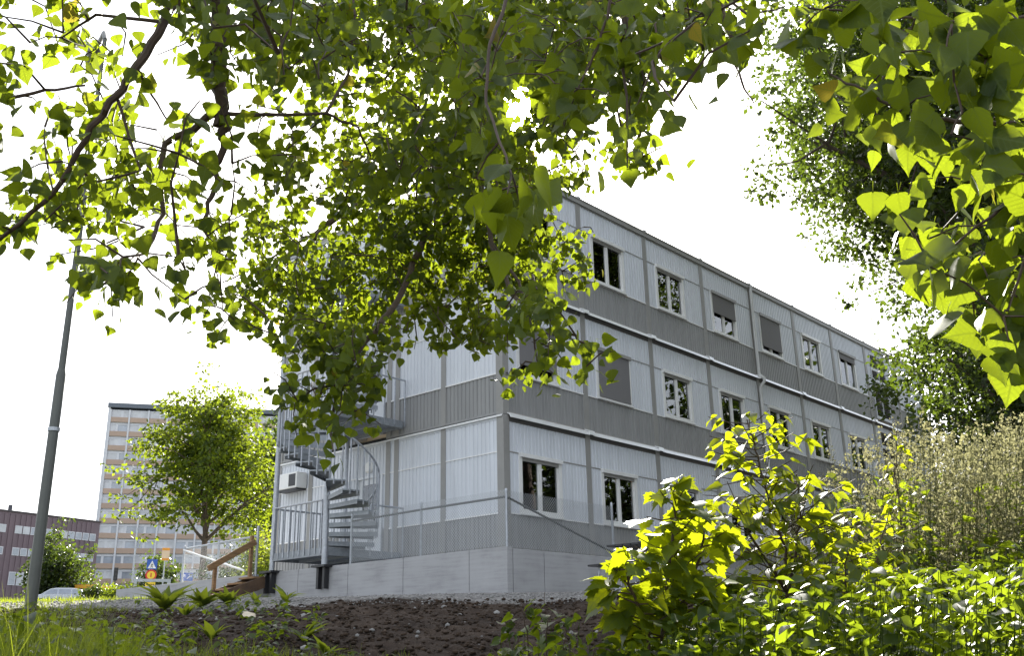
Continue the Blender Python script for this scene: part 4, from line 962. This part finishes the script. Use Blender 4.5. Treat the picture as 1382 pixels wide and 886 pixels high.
spray('poplar_branch','near poplar branch with large yellow green leaves hanging in at the right',[(1052,-30),(1064,70),(1085,110),(1135,140),(1140,215),(1165,262),(1200,330),(1250,370),(1300,400),(1310,455),(1350,480),(1500,520),(1500,-40)],1.5,2.2,155,.060,seed=4,
 limbs_px=[[(1560,60,1.7),(1450,130,1.75),(1382,168,1.8),(1300,165,1.8),(1240,155,1.85),(1180,130,1.9),(1120,100,1.95),.008,.002],[(1450,130,1.75),(1400,230,1.7),(1340,290,1.7),(1290,330,1.7),.005,.002],[(1400,230,1.7),(1390,330,1.65),(1360,420,1.6),.004,.002],[(1560,60,1.7),(1420,20,1.9),(1300,30,2.0),(1190,20,2.1),(1090,10,2.1),.006,.002]])
spray('poplar_branch','small poplar spray with a few large leaves hanging over the roof corner',[(648,190),(640,250),(650,290),(700,298),(735,280),(735,230),(715,190)],1.35,1.7,5,.060,seed=15,
 limbs_px=[[(690,-160,1.9),(700,-40,1.75),(660,60,1.65),(655,140,1.6),(680,205,1.5),(690,240,1.45),.004,.0015]])
spray('poplar_branch','shaded poplar spray with big dark leaves right of the sun',[(590,10),(575,90),(600,170),(660,215),(720,190),(770,175),(800,160),(850,110),(845,20)],2.4,3.6,95,.055,seed=14,
 limbs_px=[[(860,-200,2.6),(840,-60,2.5),(820,20,2.5),(800,80,2.5),(780,120,2.5),.006,.002]])
# ================================================================== young saplings in the foreground right
def sapling(name,label,stems,nleaf,size,mat,tpl,seed,droop=.35,cat='sapling',group=None,br=.16,rad=.006,spread=.5):
    g=np.random.default_rng(seed); O=at(*stems[0][0]); root=tag(empty(name,O),label,cat,group); mb=MB(); P=[];T=[];Nn=[];Sz=[]
    for stm in stems:
        Pp=[at(*q) for q in stm]; Q=[]
        for i in range(len(Pp)-1):
            for k in range(5): Q.append(Pp[i]*(1-k/5)+Pp[i+1]*k/5+g.normal(size=3)*.004)
        Q.append(Pp[-1]); Q=np.array(Q); mb.tube([q-O for q in Q],np.linspace(rad,rad*.3,len(Q)),7)
        n=int(nleaf*len(Q)/sum(5*(len(s)-1)+1 for s in stems)/3)
        for b in range(n):
            f=(b+.5)/n; i=min(int(f*(len(Q)-1)),len(Q)-2); s0=Q[i]; az=b*2.4+g.normal()*.4
            L=br*(1.25-.75*f)*g.uniform(.6,1.2); dv=np.array([math.cos(az),math.sin(az),.35+g.normal()*.15]); e=s0+dv*L
            mb.tube([s0-O,(s0+e)/2-O+np.array([0,0,-.01]),e-O],[rad*.35,rad*.28,rad*.2],5,caps=False)
            for q in range(3):
                ff=g.uniform(.35,1); p_=s0+(e-s0)*ff; a2=az+g.normal()*.8; P.append(p_-O+g.normal(size=3)*.012); T.append([math.cos(a2),math.sin(a2),-droop+g.normal()*.25]); Nn.append([g.normal()*.45,g.normal()*.45,1]); Sz.append(size*g.uniform(.5,1.2)*(1.1-.35*f))
    mb.build('stem',M['twig'],root,smooth=True); leaves('foliage',tpl,P,T,Nn,np.array(Sz),mat,root,curl=.35); return root
def plant_at(x,y,D): return (x,y,D)
def gfoot(x,D):
    # pixel row where the ground lies at that distance in column x
    y=886
    for _ in range(40):
        p=at(x,y,D); y+= (p[2]-gz(p[0],p[1]))*F_PX/D*.9
    return (x,y,D)
sapling('maple_sapling','young maple sapling with bright lobed leaves in front of the bench',[[gfoot(888,3.4),(893,860,3.4),(905,770,3.4),(912,700,3.4),(905,655,3.4)],[gfoot(880,3.35),(875,850,3.3),(850,790,3.25),(845,740,3.2)],[(893,860,3.4),(930,800,3.45),(950,740,3.5),(940,690,3.5)]],270,.108,M['maple'],MAP,41,br=.15,rad=.009)
sapling('maple_sapling','taller leafy sapling right of the bench with a thin upright shoot',[[gfoot(1070,4.7),(1062,820,4.7),(1060,740,4.7),(1040,690,4.7),(1028,640,4.7),(1018,600,4.7),(1008,566,4.7)],[(1062,820,4.7),(1075,740,4.7),(1080,690,4.7),(1075,640,4.7)],[(1062,800,4.7),(1010,720,4.6),(1000,680,4.6)]],400,.108,M['maple'],NET,42,br=.34,rad=.009)
sapling('maple_sapling','leafy sapling with pale green leaves among the dry weeds',[[gfoot(1150,4.6),(1145,830,4.6),(1140,760,4.6),(1150,700,4.6)],[(1145,830,4.6),(1180,770,4.6),(1200,690,4.7)]],270,.09,M['maple'],NET,43,br=.30,rad=.007)
sapling('thin_shoot','thin leafy shoot rising before the end of the building',[[gfoot(1222,5.6),(1222,760,5.6),(1216,690,5.6),(1208,640,5.6),(1212,575,5.6)]],70,.07,M['maple'],NET,44,br=.10,rad=.006,cat='plant')
for q,(x,y,D,n_,lab) in enumerate(((735,800,4.2,90,'small leafy plant standing on the soil below the wall corner'),(700,860,3.5,100,'low leafy plant at the bottom edge left of the maple sapling'),(800,850,3.2,110,'leafy plant at the foot of the maple sapling'),(960,850,3.3,120,'low leafy plant between the two tallest saplings'))):
    sapling('leafy_plant',lab,[[gfoot(x+5,D),(x+3,y+60,D),(x,y,D)],[gfoot(x-8,D),(x-25,y+50,D),(x-32,y+20,D)],[gfoot(x+10,D),(x+28,y+60,D),(x+36,y+25,D)]],n_,.07,M['nettle'],NET,50+q,br=.12,rad=.004,cat='plant')
# dense undergrowth bottom right, one mass
def mass(name,label,cat,tpl,mat,specs,seed):
    """specs: (x0,x1,ytop_fn,D0,D1,stems,per,size,br)"""
    g=np.random.default_rng(seed); P=[];T=[];Nn=[];Sz=[]; mb=MB()
    for (x0,x1,ytop,D0,D1,ns,per,size,br) in specs:
        for _ in range(ns):
            D=g.uniform(D0,D1); x=g.uniform(x0,x1); f=gfoot(x,D); y=ytop(x)+abs(g.normal())*38; 
            b=at(*f); tpt=at(x+g.normal()*12,min(y,f[1]-20),D+g.normal()*.1); h=np.linalg.norm(tpt-b)
            mid=(b+tpt)/2+g.normal(size=3)*.03; mb.tube([b,mid,tpt],[.0028,.0022,.0012],4,caps=False)
            for k in range(per):
                u=g.random()**.8; p_=b+(tpt-b)*u; az=g.random()*2*PI; r_=br*(1.15-u)*g.random(); P.append(p_+np.array([math.cos(az)*r_,math.sin(az)*r_,.02])); T.append([math.cos(az),math.sin(az),-.2+g.normal()*.3]); Nn.append([g.normal()*.4,g.normal()*.4,1]); Sz.append(size*(.55+.5*g.lognormal(0,.55)))
    Sz=np.minimum(Sz,size*2.6)
    root=leaves(name,tpl,P,T,Nn,np.array(Sz),mat,None,curl=.3); tag(root,label,cat,kind='stuff')
    o=mb.build('stems',M['grass'],root); return root
mass('undergrowth','dense leafy green undergrowth filling the lower right corner','undergrowth',NET,M['nettle'],
 [(850,1460,lambda x:np.interp(x,[850,1000,1150,1300,1460],[850,795,765,762,740]),2.8,5.4,450,26,.040,.11),
  (1000,1460,lambda x:np.interp(x,[1000,1150,1300,1460],[775,740,735,715]),5.2,7.5,340,26,.052,.14),
  (660,860,lambda x:835,3.9,5.0,40,14,.05,.10)],71)
# dry mugwort plumes
def plumes(name,label,specs,seed):
    g=np.random.default_rng(seed); P=[];T=[];Nn=[];Sz=[]; mb=MB()
    for (x0,x1,ytop,D0,D1,ns) in specs:
        for _ in range(ns):
            D=g.uniform(D0,D1); x=g.uniform(x0,x1); f=gfoot(x,D); b=at(*f); tpt=at(x+g.normal()*24,ytop(x)+abs(g.normal())*60-12,D); h=np.linalg.norm(tpt-b)
            mid=(b+tpt)/2+g.normal(size=3)*.04; mb.tube([b,mid,tpt],[.004,.003,.001],4,caps=False)
            for k in range(16):
                u=.40+.60*g.random(); s0=b+(tpt-b)*u; az=g.random()*2*PI; L=(.30*(1.12-u)/.6+.03)*g.uniform(.5,1.1); dv=np.array([math.cos(az)*.5,math.sin(az)*.5,.85]); e=s0+dv*L
                mb.tube([s0,e],[.0016,.0007],3,caps=False)
                for q in range(9):
                    w_=g.random(); P.append(s0+dv*L*w_+g.normal(size=3)*.012); T.append(g.normal(size=3)+dv); Nn.append(g.normal(size=3)); Sz.append(g.uniform(.012,.030))
            for k in range(14):
                u=.1+.6*g.random(); az=g.random()*6.28; P.append(b+(tpt-b)*u); T.append([math.cos(az),math.sin(az),-.3]); Nn.append([g.normal()*.4,g.normal()*.4,1]); Sz.append(.06*g.uniform(.5,1.2))
    root=leaves(name,KITE,P,T,Nn,np.array(Sz),M['dry']); tag(root,label,'weeds',kind='stuff'); mb.build('stalks',M['dry'],root); return root
mass('green_weeds','green weeds mixed among the dry plumed weeds','weeds',NET,M['nettle'],[(1120,1470,lambda x:np.interp(x,[1120,1250,1470],[650,640,620]),5.6,9,130,26,.045,.12)],77)
plumes('dry_weeds','tall stand of tan dry plumed weeds at the right',[(1165,1470,lambda x:np.interp(x,[1165,1220,1300,1470],[600,575,580,560]),5.6,8.8,230),(1050,1170,lambda x:np.interp(x,[1050,1170],[680,640]),6.2,8.2,24),(1250,1470,lambda x:np.interp(x,[1250,1470],[600,575]),8.5,11,80)],81)
# ================================================================== grass and small plants, left and bottom
def grass(name,label,specs,seed,mat):
    g=np.random.default_rng(seed); P=[];T=[];Nn=[];Sz=[];Wd=[]
    for (s0,s1,t0,t1,n,h0,h1,w) in specs:
        s=g.uniform(s0,s1,n); t=g.uniform(t0,t1,n); X=CAM[0]+SF[0]*s+SR[0]*t; Y=CAM[1]+SF[1]*s+SR[1]*t; Z=ground(X,Y)-.01
        dens=.5+.5*np.sin(X*2.1+Y*1.3)*np.cos(Y*1.9-X*.7); k=g.random(n)<(.35+.65*dens)
        P.append(np.stack([X,Y,Z],-1)[k]); m=k.sum(); d=g.normal(size=(m,3))*.32; d[:,2]=1; T.append(d); Nn.append(np.concatenate([g.normal(size=(m,2)),.2*np.ones((m,1))],1)); Sz.append(g.uniform(h0,h1,m)*(.6+.6*dens[k])); Wd.append(np.full(m,w)*g.uniform(.6,1.4,m))
    o=leaves(name,BLADE,np.concatenate(P),np.concatenate(T),np.concatenate(Nn),np.concatenate(Sz),mat,width=np.concatenate(Wd)); return tag(o,label,'grass',kind='stuff')
grass('grass','long bright grass growing at the lower left',[(7.5,10.5,-8.5,-3.6,9000,.08,.26,.008),(10.5,13.8,-9.5,-5.2,5500,.04,.13,.008),(7.5,9.6,-5,-1,3000,.05,.2,.007)],91,M['grass'])
def tall_grass():
    g=np.random.default_rng(97); P=[];T=[];Nn=[];Sz=[]
    for (x0,x1,yt,D0,D1,n) in ((-120,210,lambda x:np.interp(x,[-120,60,210],[800,812,868]),3.0,7.0,5200),(150,480,lambda x:872,4.0,7.5,1500)):
        for _ in range(n):
            D=g.uniform(D0,D1); x=g.uniform(x0,x1); b=at(*gfoot(x,D)); tp=at(x,yt(x)+abs(g.normal())*34-6,D); h=max(.12,tp[2]-b[2])
            P.append(b+np.array([0,0,-.02])); d=g.normal(size=3)*.2; d[2]=1; T.append(d); Nn.append([g.normal(),g.normal(),.2]); Sz.append(h*g.uniform(.75,1.1))
    o=leaves('tall_grass',BLADE,P,T,Nn,np.array(Sz),M['grass'],width=g.uniform(.004,.009,len(P))); tag(o,'tall bright grass close to the viewer at the lower left','grass',kind='stuff')
tall_grass()
grass('verge_grass','rough verge grass behind the soil ridge',[(14.5,24,-16,-5.0,12000,.04,.12,.010),(24,60,-34,-8,12000,.08,.25,.03)],92,M['grass'])
mass('wild_herbs','low mixed green herbs along the left of the soil bank','herbs',NET,M['nettle'],
 [(-60,230,lambda x:np.interp(x,[-60,60,230],[805,822,850]),4.2,7.5,150,16,.05,.10),(40,430,lambda x:np.interp(x,[40,430],[812,862]),8.0,12.5,65,12,.06,.10),(150,520,lambda x:872,6.5,8.5,25,10,.05,.10)],95)
# broad leaved dock plants on the ridge
def rosette(px,py,D,n,size,label,seed,up=1.0,tpl=NET,mat=None):
    g=np.random.default_rng(seed); p=at(px,py,D); z=gz(p[0],p[1]); root=tag(empty('broadleaf_weed',(p[0],p[1],z)),label,'weed')
    az=g.random(n)*6.28; T=np.stack([np.cos(az)*.55,np.sin(az)*.55,up*(.5+g.random(n)*1.5)],-1); P=np.stack([np.cos(az)*.03,np.sin(az)*.03,.02+0*az],-1)*g.random((n,1)); Nn=np.stack([-np.cos(az)*.8,-np.sin(az)*.8,.7+0*az],-1)
    sz_=size*g.uniform(.5,1.2,n); leaves('leaf_rosette',tpl,P,T,Nn,sz_,mat or M['grass'],root,width=sz_*.62,curl=.8)
    t=MB()
    for k in range(5): t.tube([(0,0,-.05),(.03*math.cos(k*1.3),.03*math.sin(k*1.3),size*.5)],[.006,.003],5)
    t.build('stem',M['grass'],root); return root
for q,(x,D,n_,sz,lab) in enumerate(((222,13.2,26,.42,'broad leaved dock on the ridge, tallest one, left of the timber steps'),(272,13.4,22,.34,'broad leaved dock on the ridge, between the tallest dock and the timber steps'),(308,13.5,20,.30,'broad leaved dock at the foot of the timber steps'),(345,13.8,8,.18,'tiny weed on the ridge right of the timber steps'),(385,13.8,9,.26,'thin weed in front of the wall below the spiral stair'),(285,9.8,12,.22,'low rosette weed on the dark soil, leftmost on the bank'),(410,9.6,14,.24,'low rosette weed on the dark soil below the spiral stair'),(440,9.1,12,.20,'low weed near the bottom edge, just right of the rosette'),(250,12.4,10,.2,'small weed on the bank beneath the docks'))):
    rosette(x,gfoot(x,D)[1],D,n_,sz,lab,200+q)
# litter
p=at(334,846,11.0); lz_=gz(p[0],p[1]); t=MB(); g_=[(-.09,-.04),(-.02,-.07),(.07,-.05),(.10,.01),(.03,.06),(-.06,.05)]
t.prism(g_,lambda x,y,z:(x,y,z+.6*x*x+.03*math.sin(9*y)+.35*y),.0,.006); o=t.build('paper_scrap',simple('paper',(.6,.52,.4),.8)); o.location=(p[0],p[1],lz_+.04); tag(o,'pale crumpled scrap of paper lying on the dark soil','litter')
p=at(64,853,8.2); lz_=gz(p[0],p[1]); t=MB(); g_=[(-.13,-.05),(.0,-.08),(.12,-.05),(.15,.03),(.02,.07),(-.1,.05)]
t.prism(g_,lambda x,y,z:(x,y,z+.05*math.sin(22*x)+.25*y),.0,.006); o=t.build('plastic_scrap',simple('blue_plastic',(.45,.55,.68),.4)); o.location=(p[0],p[1],lz_+.12); tag(o,'crumpled pale blue plastic scrap in the grass','litter')
# ================================================================== light, sky, camera
sd=(fw+RT*(702-691)/F_PX-UP*(143-443)/F_PX); sd/=np.linalg.norm(sd)
el=math.asin(sd[2]); az=math.atan2(sd[0],sd[1])
sun=bpy.data.lights.new('sun','SUN'); sun.energy=5.0; sun.angle=math.radians(.53); sun.color=(1,.95,.86)
so_=bpy.data.objects.new('sun',sun); COL.objects.link(so_); so_.rotation_euler=Vector(-sd).to_track_quat('-Z','Y').to_euler()
wd=bpy.data.worlds.new('World'); S.world=wd; wd.use_nodes=True; nt=wd.node_tree; nt.nodes.clear(); L=nt.links.new
sky=N(nt,'ShaderNodeTexSky',sky_type='NISHITA'); sky.sun_disc=False; sky.sun_elevation=el; sky.sun_rotation=az; sky.air_density=1.0; sky.dust_density=2.2; sky.ozone_density=1.0
bg=N(nt,'ShaderNodeBackground',inp={'Strength':.09}); out=N(nt,'ShaderNodeOutputWorld')
tc=N(nt,'ShaderNodeTexCoord'); mp=N(nt,'ShaderNodeMapping',inp={'Scale':(1,1,2.6)}); L(tc.outputs['Generated'],mp.inputs[0])
no=N(nt,'ShaderNodeTexNoise',inp={'Scale':2.2,'Detail':7,'Roughness':.55}); L(mp.outputs[0],no.inputs['Vector'])
cr=ramp(nt,[(.40,(.20,.218,.262)),(.66,(.78,.79,.80))]); L(no.outputs['Fac'],cr.inputs[0])
cs=N(nt,'ShaderNodeVectorMath',operation='SCALE',inp={'Scale':10}); L(cr.outputs[0],cs.inputs[0])
mx=N(nt,'ShaderNodeMix',data_type='RGBA'); mx.inputs[0].default_value=.72; L(sky.outputs[0],mx.inputs[6]); L(cs.outputs[0],mx.inputs[7])
# forward-scattered brightness of thin cloud round the sun, and the sun seen through it
dt=N(nt,'ShaderNodeVectorMath',operation='DOT_PRODUCT'); L(tc.outputs['Generated'],dt.inputs[0]); dt.inputs[1].default_value=tuple(sd)
g1=N(nt,'ShaderNodeMath',operation='POWER',inp={1:14}); cl=N(nt,'ShaderNodeMath',operation='MAXIMUM',inp={1:0}); L(dt.outputs['Value'],cl.inputs[0]); L(cl.outputs[0],g1.inputs[0])
g2=N(nt,'ShaderNodeMath',operation='POWER',inp={1:3500}); L(cl.outputs[0],g2.inputs[0])
a1=N(nt,'ShaderNodeMath',operation='MULTIPLY',inp={1:10}); L(g1.outputs[0],a1.inputs[0]); a2=N(nt,'ShaderNodeMath',operation='MULTIPLY_ADD',inp={1:500}); L(g2.outputs[0],a2.inputs[0]); L(a1.outputs[0],a2.inputs[2])
cb=N(nt,'ShaderNodeVectorMath',operation='SCALE'); cb.inputs[0].default_value=(1,.97,.92); L(a2.outputs[0],cb.inputs['Scale'])
ad=N(nt,'ShaderNodeMix',data_type='RGBA',blend_type='ADD',inp={0:1}); L(mx.outputs[2],ad.inputs[6]); L(cb.outputs[0],ad.inputs[7])
L(ad.outputs[2],bg.inputs[0]); L(bg.outputs[0],out.inputs[0])
cam=bpy.data.cameras.new('camera'); co=bpy.data.objects.new('camera',cam); COL.objects.link(co); S.camera=co
cam.sensor_width=36; cam.lens=36*F_PX/1382; cam.clip_end=3000; cam.clip_start=.05
Mx=Matrix(((RT[0],UP[0],-fw[0],CAM[0]),(RT[1],UP[1],-fw[1],CAM[1]),(RT[2],UP[2],-fw[2],CAM[2]),(0,0,0,1))); co.matrix_world=Mx
S.view_settings.view_transform='Standard'; S.view_settings.look='None'; S.view_settings.exposure=1.88; S.view_settings.gamma=1; S.view_settings.use_curve_mapping=False
S.cycles.max_bounces=10; S.cycles.transparent_max_bounces=12; S.cycles.sample_clamp_indirect=8
S.cycles.use_denoising=True
